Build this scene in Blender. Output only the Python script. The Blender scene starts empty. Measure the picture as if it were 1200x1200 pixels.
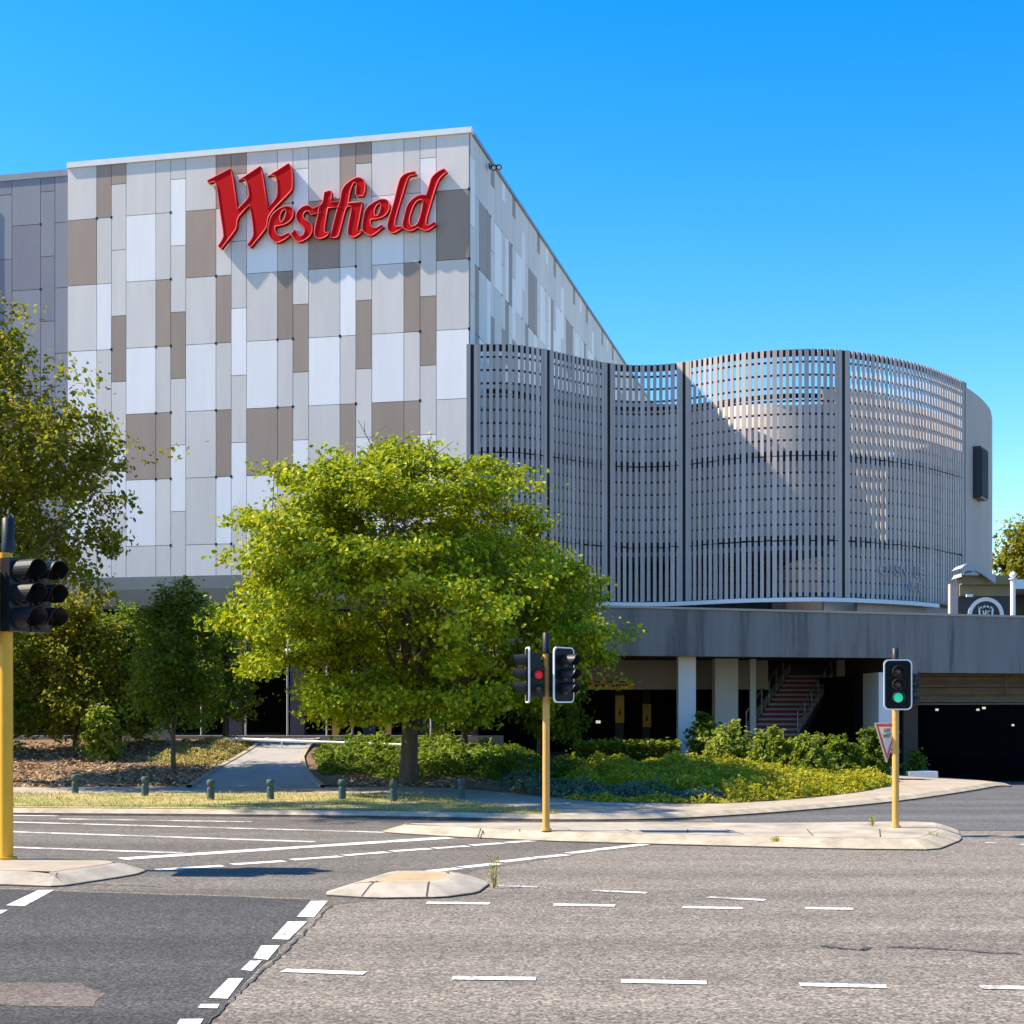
import bpy, bmesh, math, random
import numpy as np
from mathutils import Vector, Matrix
from mathutils.geometry import tessellate_polygon

random.seed(7)
RNG = np.random.default_rng(11)
sc = bpy.context.scene
COL = sc.collection
F_, HZ, EYE = 1746.0, 826.0, 2.3      # focal length and horizon measured on the photograph, eye height in metres

# ------------------------------------------------------------------ measuring helpers
def G(px, py, z=0.0):                 # a point of the ground (height z) seen at a place of the photograph
    d = (EYE - z) * F_ / (py - HZ)
    return ((px - 600) * d / F_, d)
def AT(px, py, d):                    # a point at distance d
    return ((px - 600) * d / F_, d, EYE - (py - HZ) * d / F_)
def lerp(a, b, t): return a + (b - a) * t
def sm(a, b, x):
    t = min(1, max(0, (x - a) / (b - a))); return t * t * (3 - 2 * t)

# ------------------------------------------------------------------ object helpers
class MB:
    def __init__(s): s.v = []; s.f = []; s.m = []; s.sm = []
    def face(s, pts, mi=0, smooth=False):
        n = len(s.v); s.v += [tuple(p) for p in pts]; s.f.append(tuple(range(n, n + len(pts)))); s.m.append(mi); s.sm.append(smooth)
    def raw(s, vs, fs, mi=0, smooth=False):
        n = len(s.v); s.v += [tuple(p) for p in vs]
        for f in fs: s.f.append(tuple(i + n for i in f)); s.m.append(mi); s.sm.append(smooth)
    def obox(s, c, ax, ay, az, mi=0):          # box by centre and three half-axis vectors
        c = Vector(c); ax = Vector(ax); ay = Vector(ay); az = Vector(az)
        vs = [c + ax * i + ay * j + az * k for k in (-1, 1) for j in (-1, 1) for i in (-1, 1)]
        fs = [(0, 2, 3, 1), (4, 5, 7, 6), (0, 1, 5, 4), (2, 6, 7, 3), (0, 4, 6, 2), (1, 3, 7, 5)]
        if ax.cross(ay).dot(az) < 0: fs = [f[::-1] for f in fs]
        s.raw(vs, fs, mi)
    def box(s, x0, x1, y0, y1, z0, z1, mi=0):
        s.obox(((x0 + x1) / 2, (y0 + y1) / 2, (z0 + z1) / 2), ((x1 - x0) / 2, 0, 0), (0, (y1 - y0) / 2, 0), (0, 0, (z1 - z0) / 2), mi)
    def prism(s, poly, z0, z1, mi=0, top=True, bottom=True, ztop=None):
        n = len(poly); a = sum(poly[i][0] * poly[(i + 1) % n][1] - poly[(i + 1) % n][0] * poly[i][1] for i in range(n))
        if a < 0: poly = poly[::-1]
        vs = [(p[0], p[1], z0) for p in poly] + [(p[0], p[1], z1) for p in poly]
        fs = [(i, (i + 1) % n, n + (i + 1) % n, n + i) for i in range(n)]
        tri = tessellate_polygon([[Vector((p[0], p[1], 0)) for p in poly]])
        for t in tri:
            t = list(t)
            p = [poly[i] for i in t]
            if (p[1][0]-p[0][0])*(p[2][1]-p[0][1])-(p[1][1]-p[0][1])*(p[2][0]-p[0][0]) < 0: t = t[::-1]
            if top: fs.append(tuple(i + n for i in t))
            if bottom: fs.append(tuple(t[::-1]))
        s.raw(vs, fs, mi)
    def tube(s, pts, rs, n=8, mi=0, caps=True, smooth=True):
        pts = [Vector(p) for p in pts]
        if not isinstance(rs, (list, tuple)): rs = [rs] * len(pts)
        rings = []; up = None
        for i, p in enumerate(pts):
            d = (pts[min(i + 1, len(pts) - 1)] - pts[max(i - 1, 0)])
            d = d.normalized() if d.length > 1e-9 else Vector((0, 0, 1))
            if up is None: up = Vector((0, 0, 1)) if abs(d.z) < .9 else Vector((0, 1, 0))
            a = d.cross(up)
            if a.length < 1e-4: a = d.cross(Vector((1, 0, 0)))
            a.normalize(); b = a.cross(d).normalized(); up = b
            rings.append([p + (a * math.cos(2 * math.pi * k / n) + b * math.sin(2 * math.pi * k / n)) * rs[i] for k in range(n)])
        vs = [q for r in rings for q in r]; fs = []
        for i in range(len(pts) - 1):
            for k in range(n):
                fs.append((i * n + k, i * n + (k + 1) % n, (i + 1) * n + (k + 1) % n, (i + 1) * n + k))
        s.raw(vs, fs, mi, smooth)
        if caps:
            s.face(rings[0][::-1], mi); s.face(rings[-1], mi)
    def build(s, name, mats, parent=None):
        me = bpy.data.meshes.new(name)
        me.from_pydata(s.v, [], s.f); me.update()
        if not isinstance(mats, (list, tuple)): mats = [mats]
        for m in mats: me.materials.append(m)
        if len(mats) > 1: me.polygons.foreach_set('material_index', s.m)
        if any(s.sm): me.polygons.foreach_set('use_smooth', s.sm)
        o = bpy.data.objects.new(name, me); COL.objects.link(o)
        if parent is not None: attach(o, parent)
        return o

def attach(o, parent):                # parent keeping the world place (parents carry a location and a turn about z only)
    o.parent = parent
    o.matrix_parent_inverse = (Matrix.Translation(parent.location) @ parent.rotation_euler.to_matrix().to_4x4()).inverted() if parent.parent is None else Matrix.Identity(4)
def tag(o, label=None, cat=None, group=None, kind=None):
    if label: o['label'] = label
    if cat: o['category'] = cat
    if group: o['group'] = group
    if kind: o['kind'] = kind
    return o
def thing(name, label, cat, loc=(0, 0, 0), rz=0, group=None):
    o = bpy.data.objects.new(name, None); COL.objects.link(o); o.empty_display_size = .2
    o.location = loc; o.rotation_euler = (0, 0, rz)
    return tag(o, label, cat, group)
def local(mb, name, mats, parent):    # a part whose mesh is written in its parent's own coordinates
    o = mb.build(name, mats); o.parent = parent; return o
def kids(o): return [c for c in bpy.data.objects if c.parent == o]
def dup(root, loc, rz=0, label=None, group=None):
    r = root.copy(); COL.objects.link(r); r.location = loc; r.rotation_euler = (0, 0, rz)
    if label: r['label'] = label
    if group: r['group'] = group
    for ch in kids(root):
        c = ch.copy(); COL.objects.link(c); c.parent = r
        for g in kids(ch):
            d = g.copy(); COL.objects.link(d); d.parent = c
    return r

# ------------------------------------------------------------------ materials
def newmat(name):
    m = bpy.data.materials.new(name); m.use_nodes = True
    nt = m.node_tree; b = nt.nodes['Principled BSDF']
    return m, nt, b
def mixcol(nt, fac, a, b):
    n = nt.nodes.new('ShaderNodeMix'); n.data_type = 'RGBA'
    for sock, v in ((n.inputs[0], fac), (n.inputs[6], a), (n.inputs[7], b)):
        if hasattr(v, 'is_linked'): nt.links.new(v, sock)
        elif isinstance(v, (int, float)): sock.default_value = v
        else: sock.default_value = (*v[:3], 1)
    return n.outputs[2]
def noise(nt, scale, detail=4, rough=.6, stretch=(1, 1, 1), co='Object'):
    tc = nt.nodes.new('ShaderNodeTexCoord'); mp = nt.nodes.new('ShaderNodeMapping'); mp.inputs['Scale'].default_value = stretch
    nt.links.new(tc.outputs[co], mp.inputs['Vector'])
    n = nt.nodes.new('ShaderNodeTexNoise'); n.inputs['Scale'].default_value = scale; n.inputs['Detail'].default_value = detail; n.inputs['Roughness'].default_value = rough
    nt.links.new(mp.outputs[0], n.inputs['Vector'])
    return n.outputs[0]
def ramp(nt, x, stops):
    r = nt.nodes.new('ShaderNodeValToRGB'); nt.links.new(x, r.inputs[0])
    e = r.color_ramp.elements
    while len(e) < len(stops): e.new(.5)
    for i, (p, c) in enumerate(stops):
        e[i].position = p; e[i].color = (*c, 1) if not isinstance(c, (int, float)) else (c, c, c, 1)
    return r.outputs[0]
def bump(nt, b, h, strength=.3, dist=.01):
    n = nt.nodes.new('ShaderNodeBump'); n.inputs['Strength'].default_value = strength; n.inputs['Distance'].default_value = dist
    nt.links.new(h, n.inputs['Height']); nt.links.new(n.outputs[0], b.inputs['Normal'])
def pm(name, c, rough=.6, var=.12, scale=2., stretch=(1, 1, 1), metal=0, bmp=0, spec=.5, isl=0):
    m, nt, b = newmat(name)
    n = noise(nt, scale, 5, .65, stretch)
    lo = tuple(x * (1 - var) for x in c); hi = tuple(min(1, x * (1 + var)) for x in c)
    col = ramp(nt, n, [(.3, lo), (.7, hi)])
    if isl:
        g = nt.nodes.new('ShaderNodeNewGeometry'); mu = nt.nodes.new('ShaderNodeMix'); mu.data_type = 'RGBA'; mu.blend_type = 'MULTIPLY'; mu.inputs[0].default_value = 1
        nt.links.new(col, mu.inputs[6]); nt.links.new(ramp(nt, g.outputs['Random Per Island'], [(0, 1 - isl), (1, 1 + isl)]), mu.inputs[7]); col = mu.outputs[2]
    nt.links.new(col, b.inputs['Base Color'])
    b.inputs['Roughness'].default_value = rough; b.inputs['Metallic'].default_value = metal
    b.inputs['Specular IOR Level'].default_value = spec
    if bmp: bump(nt, b, noise(nt, scale * 14, 3), bmp, .01)
    return m
def emit(name, c, s, base=(.1, .1, .1)):
    m, nt, b = newmat(name); b.inputs['Base Color'].default_value = (*base, 1)
    b.inputs['Emission Color'].default_value = (*c, 1); b.inputs['Emission Strength'].default_value = s
    return m
def asphalt(name, dark, light, scale=55, patch=(.85, 1.12), tint=(1, 1, 1), streak=True):
    m, nt, b = newmat(name)
    n1 = noise(nt, scale, 3, .75)
    c = ramp(nt, n1, [(.36, dark), (.5, tuple(lerp(a, b_, .5) for a, b_ in zip(dark, light))), (.64, light)])
    tcv = nt.nodes.new('ShaderNodeTexCoord'); vor = nt.nodes.new('ShaderNodeTexVoronoi'); vor.inputs['Scale'].default_value = scale * .75
    nt.links.new(tcv.outputs['Object'], vor.inputs['Vector'])
    sep = nt.nodes.new('ShaderNodeSeparateColor'); nt.links.new(vor.outputs['Color'], sep.inputs[0])
    st = ramp(nt, sep.outputs[0], [(0, .55), (.5, 1.0), (1, 1.5)])
    mu0 = nt.nodes.new('ShaderNodeMix'); mu0.data_type = 'RGBA'; mu0.blend_type = 'MULTIPLY'; mu0.inputs[0].default_value = .75
    nt.links.new(c, mu0.inputs[6]); nt.links.new(st, mu0.inputs[7])
    n2 = noise(nt, .55, 6, .62, (.12, 1.5, 1) if streak else (1, 1, 1))
    p = ramp(nt, n2, [(.3, patch[0]), (.7, patch[1])])
    mu = nt.nodes.new('ShaderNodeMix'); mu.data_type = 'RGBA'; mu.blend_type = 'MULTIPLY'; mu.inputs[0].default_value = 1
    nt.links.new(mu0.outputs[2], mu.inputs[6]); nt.links.new(p, mu.inputs[7])
    n3 = noise(nt, 1.7, 5, .7)
    if streak:      # wheel paths polished and darkened along the traffic direction
        n4 = noise(nt, 1.0, 3, .5, (.02, .8, 1))
        m4 = nt.nodes.new('ShaderNodeMix'); m4.data_type = 'RGBA'; m4.blend_type = 'MULTIPLY'; m4.inputs[0].default_value = 1
        nt.links.new(mu.outputs[2], m4.inputs[6]); nt.links.new(ramp(nt, n4, [(.38, .84), (.6, 1.06)]), m4.inputs[7]); mu = m4
    p2 = ramp(nt, n3, [(.35, .9), (.65, 1.07)])
    mu2 = nt.nodes.new('ShaderNodeMix'); mu2.data_type = 'RGBA'; mu2.blend_type = 'MULTIPLY'; mu2.inputs[0].default_value = 1
    nt.links.new(mu.outputs[2], mu2.inputs[6]); nt.links.new(p2, mu2.inputs[7])
    nt.links.new(mu2.outputs[2], b.inputs['Base Color'])
    b.inputs['Roughness'].default_value = .88; b.inputs['Specular IOR Level'].default_value = .25
    bump(nt, b, n1, .35, .008)
    return m
def paintline(name, c=(.78, .76, .72), wear=.46):
    m, nt, b = newmat(name)
    n = noise(nt, 22, 5, .75); n2 = noise(nt, 1.6, 3)
    f = nt.nodes.new('ShaderNodeMath'); f.operation = 'MULTIPLY_ADD'; f.inputs[1].default_value = .5
    nt.links.new(n2, f.inputs[0]); 
    h = nt.nodes.new('ShaderNodeMath'); h.operation = 'MULTIPLY'; h.inputs[1].default_value = .5; nt.links.new(n, h.inputs[0]); nt.links.new(h.outputs[0], f.inputs[2])
    col = ramp(nt, f.outputs[0], [(wear - .08, (.22, .21, .2)), (wear, c)])
    nt.links.new(col, b.inputs['Base Color']); b.inputs['Roughness'].default_value = .7
    return m
def leafmat(name, cols, trans=.45, tcol=(.3, .4, .03), rough=.45):
    m, nt, b = newmat(name)
    g = nt.nodes.new('ShaderNodeNewGeometry')
    n = noise(nt, .9, 3)
    ad = nt.nodes.new('ShaderNodeMath'); ad.operation = 'MULTIPLY_ADD'; ad.inputs[1].default_value = .55
    nt.links.new(g.outputs['Random Per Island'], ad.inputs[0])
    sc_ = nt.nodes.new('ShaderNodeMath'); sc_.operation = 'MULTIPLY'; sc_.inputs[1].default_value = .45; nt.links.new(n, sc_.inputs[0]); nt.links.new(sc_.outputs[0], ad.inputs[2])
    k = len(cols)
    c = ramp(nt, ad.outputs[0], [(.2 + .6 * i / (k - 1), cols[i]) for i in range(k)])
    nt.links.new(c, b.inputs['Base Color']); b.inputs['Roughness'].default_value = rough; b.inputs['Specular IOR Level'].default_value = .12
    t = nt.nodes.new('ShaderNodeBsdfTranslucent')
    tc_ = mixcol(nt, .55, c, tcol); nt.links.new(tc_, t.inputs['Color'])
    mx = nt.nodes.new('ShaderNodeMixShader'); mx.inputs[0].default_value = trans
    nt.links.new(b.outputs[0], mx.inputs[1]); nt.links.new(t.outputs[0], mx.inputs[2])
    nt.links.new(mx.outputs[0], nt.nodes['Material Output'].inputs['Surface'])
    return m

M = {}
M['pale'] = pm('panel_pale', (.67, .61, .56), .5, .05, 1.6, (1, 1, .18), spec=.2, isl=.06)
M['white'] = pm('panel_white', (.84, .80, .785), .5, .04, 1.6, (1, 1, .18), spec=.2, isl=.04)
M['tan'] = pm('panel_tan', (.36, .272, .215), .5, .06, 1.6, (1, 1, .18), spec=.2, isl=.08)
M['grey_panel'] = pm('panel_grey', (.25, .25, .28), .5, .08, 1.0, (1, 1, .25), spec=.2)
M['grey_panel2'] = pm('panel_grey_violet', (.22, .21, .245), .5, .08, 1.0, (1, 1, .25), spec=.2)
M['backing'] = pm('joint_backing', (.17, .165, .165), .8)
M['cap'] = pm('cap_white', (.72, .72, .70), .45, .05)
M['capgrey'] = pm('cap_grey', (.22, .24, .27), .5, .05)
M['bulk'] = pm('bulkhead_grey', (.64, .50, .40), .7, .1, .5)
M['red'] = pm('sign_red', (.56, .001, .004), .6, .05, 1, spec=.08)
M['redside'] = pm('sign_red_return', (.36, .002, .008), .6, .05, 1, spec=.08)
M['pink'] = pm('sign_trim_red', (.85, .11, .10), .5, .05, 1, spec=.15)
M['slat'] = pm('slat_grey', (.46, .39, .36), .55, .06, .7, spec=.2)
M['slat2'] = pm('slat_grey_light', (.53, .45, .41), .55, .06, .7, spec=.2)
M['steel'] = pm('post_dark', (.016, .016, .02), .6, .1, spec=.15)
M['inner'] = pm('inner_wall', (.86, .80, .74), .7, .06, .4)
M['render'] = pm('render_wall', (.46, .40, .37), .75, .08, .5, (1, 1, .3), spec=.1)
M['band'] = pm('white_band', (.78, .78, .78), .4, .03)
M['concrete_white'] = pm('painted_concrete', (.62, .63, .64), .7, .06, .8, (1, 1, .4))
M['canopy'] = pm('canopy_grey', (.36, .36, .38), .5, .05)
M['concrete'] = pm('concrete', (.36, .33, .29), .85, .12, 1.2, bmp=.1)
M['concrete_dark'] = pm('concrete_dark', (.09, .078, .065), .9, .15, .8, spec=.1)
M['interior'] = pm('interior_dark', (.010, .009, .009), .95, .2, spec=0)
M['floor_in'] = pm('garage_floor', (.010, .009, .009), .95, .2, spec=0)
M['beam'] = pm('beam_brown', (.15, .11, .075), .85, .25, 1.5, (1, 1, 2))
M['kerb'] = pm('kerb_concrete', (.37, .315, .235), .9, .28, 3, bmp=.15, spec=.1)
M['kerb_dirt_shade'] = pm('kerb_dirt_shade', (.085, .072, .06), .95, .35, 5, spec=.1)  # grime, with kerb-face shade put into the colour; joints use it too
M['island'] = pm('island_concrete', (.33, .29, .235), .9, .32, 1.5, bmp=.15, spec=.1)
M['island_top'] = pm('island_infill', (.35, .255, .145), .92, .22, 3, bmp=.2)
M['path'] = pm('footpath_concrete', (.34, .285, .22), .92, .18, 1.1, bmp=.1, spec=.1)
M['path_grey'] = pm('slab_grey', (.30, .28, .26), .9, .12, 1.3, bmp=.1)
M['yellow'] = pm('pole_yellow', (.74, .36, .012), .45, .08, 3)
M['yellow_faded'] = pm('pole_yellow_faded', (.60, .33, .08), .55, .12, 3)
M['black'] = pm('signal_black', (.008, .008, .009), .5, .1, spec=.12)
M['blackgrey'] = pm('visor_grey', (.018, .018, .02), .45, .1, spec=.3)
M['boardwhite'] = pm('board_border', (.75, .75, .76), .45, .03)
M['lens'] = pm('lens_off', (.03, .012, .01), .15, .1)
M['green_on'] = emit('lens_green_lit', (.03, .70, .42), .30, (.02, .3, .2))
M['red_on'] = emit('lens_red_lit', (.85, .01, .02), .16, (.4, .02, .02))
M['lamp_on'] = emit('lamp_lit', (1, .95, .85), .3, (.8, .8, .8))
M['signred'] = pm('sign_red_paint', (.62, .02, .03), .4, .06)
M['signwhite'] = pm('sign_white_paint', (.74, .72, .68), .45, .05)
M['signyellow'] = pm('sign_yellow_paint', (.70, .36, .03), .5, .08)
M['ink'] = pm('ink_black', (.015, .015, .015), .5)
M['bollard'] = pm('bollard_green', (.045, .085, .07), .75, .25, 6)
M['bark'] = pm('bark', (.10, .07, .045), .9, .35, 5, (1, 1, .3), bmp=.4)
M['bark_pale'] = pm('bark_pale', (.22, .17, .12), .9, .3, 5, (1, 1, .3), bmp=.4)
M['navy'] = pm('hoarding_navy', (.014, .017, .026), .45, .1)
M['fascia_tan'] = pm('fascia_olive', (.20, .17, .09), .6, .12, 1)
M['riser'] = pm('riser_red', (.22, .015, .025), .6, .2, 4)
M['tread'] = pm('tread_grey', (.34, .34, .36), .7, .1, 2)
M['rail'] = pm('rail_galvanised', (.40, .41, .44), .45, .1, 2, metal=.4)
M['timber'] = pm('timber_post', (.45, .24, .09), .7, .2, 4)
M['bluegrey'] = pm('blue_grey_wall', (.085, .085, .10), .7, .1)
M['maple'] = leafmat('leaf_maple', [(.065, .13, .007), (.18, .255, .010), (.36, .385, .012), (.52, .45, .018)], .34, (.48, .56, .012))
M['olive'] = leafmat('leaf_olive', [(.06, .075, .010), (.13, .145, .012), (.22, .21, .016), (.33, .24, .04)], .42, (.48, .48, .02))
M['deep'] = leafmat('leaf_deep', [(.04, .075, .010), (.085, .135, .014), (.17, .22, .022)], .40, (.36, .48, .02))
M['bright'] = leafmat('leaf_bright', [(.09, .15, .014), (.19, .25, .02), (.32, .34, .08)], .42, (.46, .52, .05))
M['teal'] = leafmat('leaf_shade_teal', [(.07, .11, .075), (.10, .155, .10), (.15, .20, .12)], .25, (.14, .22, .14))  # blue green of the tree shade put into the leaf colour
M['lime'] = leafmat('leaf_lime', [(.20, .21, .012), (.35, .33, .016), (.50, .45, .05)], .40, (.52, .52, .03))
M['straw'] = leafmat('leaf_straw', [(.42, .33, .12), (.52, .42, .18), (.34, .32, .07)], .4, (.4, .36, .1))
M['litter'] = leafmat('leaf_litter', [(.16, .09, .05), (.36, .22, .12), (.55, .42, .27)], .1, (.3, .2, .1), .8)
M['asphalt'] = asphalt('asphalt_old', (.055, .047, .038), (.305, .266, .218), 30, (.74, 1.14))
M['asphalt_mid'] = asphalt('asphalt_mid', (.062, .055, .046), (.195, .172, .148), 32, (.8, 1.12))
M['asphalt_dark'] = asphalt('asphalt_new', (.016, .016, .016), (.098, .094, .088), 32, (.8, 1.25))
M['asphalt_drive'] = asphalt('asphalt_drive', (.06, .06, .06), (.15, .145, .138), 40)
M['line'] = paintline('line_paint', (.70, .67, .61), .475); M['line_worn'] = paintline('line_paint_worn', (.62, .59, .55), .52)
M['crack'] = pm('tar_crack', (.05, .048, .048), .8, .3, 5)
M['tarpatch'] = asphalt('patch_worn', (.075, .06, .052), (.17, .14, .12), 40)

def mulchmat():
    m, nt, b = newmat('mulch')
    n = noise(nt, 9, 6, .8); n2 = noise(nt, .8, 4)
    c = ramp(nt, n, [(.3, (.05, .027, .015)), (.5, (.17, .09, .05)), (.7, (.40, .26, .15))])
    c2 = mixcol(nt, ramp(nt, n2, [(.4, 0.), (.65, .5)]), c, (.09, .075, .03))
    nt.links.new(c2, b.inputs['Base Color']); b.inputs['Roughness'].default_value = .95
    bump(nt, b, n, .8, .04); return m
def lawnmat():
    m, nt, b = newmat('dry_lawn')
    n = noise(nt, 14, 5, .8); n2 = noise(nt, .7, 5, .7)
    a = ramp(nt, n, [(.3, (.24, .18, .06)), (.7, (.50, .39, .17))])
    g = ramp(nt, n, [(.3, (.10, .12, .02)), (.7, (.26, .27, .06))])
    nt.links.new(mixcol(nt, ramp(nt, n2, [(.42, 0.), (.58, 1.)]), a, g), b.inputs['Base Color'])
    b.inputs['Roughness'].default_value = .95; bump(nt, b, n, .6, .03); return m
def fasciamat():
    m, nt, b = newmat('fascia_concrete')
    n = noise(nt, 1.5, 6, .72, (1, 1, .07)); n2 = noise(nt, .35, 4); n3 = noise(nt, 7, 5, .7)
    c = ramp(nt, n, [(.38, (.105, .10, .098)), (.47, (.18, .17, .165)), (.66, (.225, .215, .205))])
    c = mixcol(nt, ramp(nt, n2, [(.4, 0.), (.7, .35)]), c, (.17, .162, .155))
    c = mixcol(nt, ramp(nt, n3, [(.6, 0.), (.78, .25)]), c, (.26, .26, .26))
    nt.links.new(c, b.inputs['Base Color']); b.inputs['Roughness'].default_value = .85; bump(nt, b, n3, .15, .01); return m
M['mulch'] = mulchmat(); M['lawn'] = lawnmat(); M['fascia'] = fasciamat()

# ------------------------------------------------------------------ world, sun, camera
SUN_EL, SUN_AZ = math.radians(48.5), math.radians(-3)     # light travels towards +x, a hair towards the camera
w = bpy.data.worlds.new('World'); sc.world = w; w.use_nodes = True
nt = w.node_tree; bg = nt.nodes['Background']
sky = nt.nodes.new('ShaderNodeTexSky'); sky.sky_type = 'NISHITA'; sky.sun_disc = False
sky.sun_elevation = SUN_EL; sky.sun_rotation = math.radians(270 + 3)
sky.altitude = 20; sky.air_density = 1.0; sky.dust_density = .35; sky.ozone_density = 2.2
hs = nt.nodes.new('ShaderNodeHueSaturation'); hs.inputs['Saturation'].default_value = 1.5; hs.inputs['Hue'].default_value = .5035
nt.links.new(sky.outputs[0], hs.inputs['Color']); nt.links.new(hs.outputs[0], bg.inputs['Color'])
bg.inputs['Strength'].default_value = .135
sl = bpy.data.lights.new('sun', 'SUN'); sl.energy = 5.0; sl.angle = math.radians(.5); sl.color = (1, .88, .70)
so = bpy.data.objects.new('sun', sl); COL.objects.link(so)
dirv = Vector((math.cos(SUN_EL) * math.cos(SUN_AZ), math.cos(SUN_EL) * math.sin(SUN_AZ), -math.sin(SUN_EL)))
so.rotation_euler = dirv.to_track_quat('-Z', 'Y').to_euler(); so.location = (-40, 0, 60)
cam = bpy.data.cameras.new('camera'); co = bpy.data.objects.new('camera', cam); COL.objects.link(co)
co.location = (0, 0, EYE); co.rotation_euler = (math.pi / 2, 0, 0)
cam.sensor_width = 36; cam.lens = F_ / 1200 * 36; cam.shift_y = (HZ - 600) / 1200; cam.clip_end = 3000; cam.clip_start = .1
sc.camera = co
sc.view_settings.view_transform = 'Standard'; sc.view_settings.look = 'None'; sc.view_settings.exposure = 1.12; sc.view_settings.gamma = 1
sc.cycles.max_bounces = 6; sc.cycles.transparent_max_bounces = 4; sc.cycles.use_denoising = True

# ------------------------------------------------------------------ ground, roads
def dip(x, y): return -.26 * sm(40.5, 47.5, y) * sm(12.2, 14.6, x)
mb = MB(); mb.face([(-1500, -600, -.35), (1500, -600, -.35), (1500, 2400, -.35), (-1500, 2400, -.35)])
tag(mb.build('ground', M['lawn']), kind='structure')
mb = MB()
xs = [-220, -60, -20, 0, 8] + [12 + .5 * i for i in range(8)] + [16.5, 20, 30, 60, 220]
ys = [-60, 0, 15, 30, 40] + [40.5 + 1 * i for i in range(8)] + [49, 60, 80]
for i in range(len(xs) - 1):
    for j in range(len(ys) - 1):
        q = [(xs[i], ys[j]), (xs[i + 1], ys[j]), (xs[i + 1], ys[j + 1]), (xs[i], ys[j + 1])]
        mb.face([(a, b, dip(a, b)) for a, b in q], smooth=True)
tag(mb.build('road', M['asphalt']), kind='structure')

def sheet(name, poly, z, m, kind='structure', px=True, zf=None):
    pts = [G(*p) for p in poly] if px else poly
    mb = MB(); n = len(pts)
    a = sum(pts[i][0] * pts[(i + 1) % n][1] - pts[(i + 1) % n][0] * pts[i][1] for i in range(n))
    if a < 0: pts = pts[::-1]
    tri = tessellate_polygon([[Vector((p[0], p[1], 0)) for p in pts]])
    for t in tri:
        t = [pts[i] for i in t]
        if (t[1][0]-t[0][0])*(t[2][1]-t[0][1])-(t[1][1]-t[0][1])*(t[2][0]-t[0][0]) < 0: t = t[::-1]
        mb.face([(p[0], p[1], z) for p in t])
    o = mb.build(name, m)
    if kind: tag(o, kind=kind)
    return o
# newer dark asphalt of the near left carriageway, greyer asphalt of the far carriageway
def wob(a, b, n=14, amp=.05):
    out = []
    for i in range(n):
        t = i / n; out.append((lerp(a[0], b[0], t) + (random.uniform(-amp, amp) if i else 0), lerp(a[1], b[1], t) + (random.uniform(-amp, amp) if i else 0)))
    return out
A = [G(-500, 1030), G(0, 1042), G(362, 1054), G(374, 1064)]
E = [(-60, G(-500, 1030)[1])] + wob(A[0], A[1]) + wob(A[1], A[2]) + [A[2]] + wob(A[3], G(246, 1199), 22, .035) + [G(246, 1199), G(120, 1400), G(-400, 3500), (-60, 2)]
sheet('dark_asphalt', E, .002, M['asphalt_dark'], px=False)
B = [(-60, 31.6)] + [G(-300, 954), G(300, 958), G(620, 963), G(800, 962), G(1000, 963), G(1000, 990)] + [G(900, 988), G(760, 990)] + wob(G(756, 990), G(560, 1019), 12, .06) + [G(560, 1019), G(470, 1052), G(374, 1062), G(362, 1052)] + [G(0, 1040), G(-500, 1028), (-60, G(-500, 1028)[1])]
sheet('far_carriageway', B, .002, M['asphalt_mid'], px=False)
# slip lane and car park driveway
mb = MB()
dx = [4, 6, 8, 10, 11, 12] + [12.4 + .4 * i for i in range(7)] + [16, 18, 22, 34]
dy = [27.2, 28, 30, 33, 36, 40] + [41 + 1 * i for i in range(8)] + [50, 56, 64]
for i in range(len(dx) - 1):
    for j in range(len(dy) - 1):
        q = [(dx[i], dy[j]), (dx[i + 1], dy[j]), (dx[i + 1], dy[j + 1]), (dx[i], dy[j + 1])]
        mb.face([(a, b, dip(a, b) + .005) for a, b in q], smooth=True)
tag(mb.build('driveway', M['asphalt_drive']), kind='structure')
sheet('worn_patch', wob(G(-60, 1152), G(95, 1152), 6, .03) + wob(G(95, 1152), G(125, 1165), 4, .03) + wob(G(125, 1165), G(110, 1180), 3, .03) + wob(G(110, 1180), G(-60, 1178), 6, .03) + [G(-60, 1178)], .005, M['tarpatch'], px=False)

# painted markings: each line or dash of a run is a sheet of one markings object
def stripe(mb, a, b, w, z=.008):
    a = Vector(G(*a)); b = Vector(G(*b)); d = (b - a); n = Vector((-d.y, d.x)).normalized() * w / 2
    k = max(1, int(d.length / .5))
    for i in range(k):
        p = a + d * (i / k); q = a + d * ((i + 1) / k)
        mb.face([(p - n).to_3d() + Vector((0, 0, z)), (q - n).to_3d() + Vector((0, 0, z)), (q + n).to_3d() + Vector((0, 0, z)), (p + n).to_3d() + Vector((0, 0, z))])
mb = MB()
for a, b, w_ in [((-300, 952), (68, 956.5), .18), ((70, 960), (295, 963.5), .2), ((-300, 955), (459, 976), .2), ((-300, 964.5), (368, 987), .2), ((-300, 983), (215, 1000), .2)]:
    stripe(mb, a, b, w_)
tag(mb.build('lane_lines', M['line_worn']), kind='structure')
mb = MB()
stripe(mb, (142, 1007), (527, 982), .34)
for a, b in [((184, 1020), (261, 1015)), ((272, 1013.5), (333, 1009.5)), ((342, 1008), (399, 1004)), ((403, 1003), (454, 999)), ((459, 998), (504, 995)), ((508, 994.5), (548, 992)), ((552, 991), (589, 988.5)), ((594, 988), (638, 984.5)),
             ((504, 1021.5), (538, 1018)), ((541, 1017), (583, 1012.5)), ((586, 1010.5), (626, 1006)), ((629, 1005.5), (664, 1002)), ((666, 1000.5), (695, 997)), ((697, 996.5), (756, 989.8))]:
    stripe(mb, a, b, .22)
tag(mb.build('turn_lines', M['line']), kind='structure')
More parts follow.
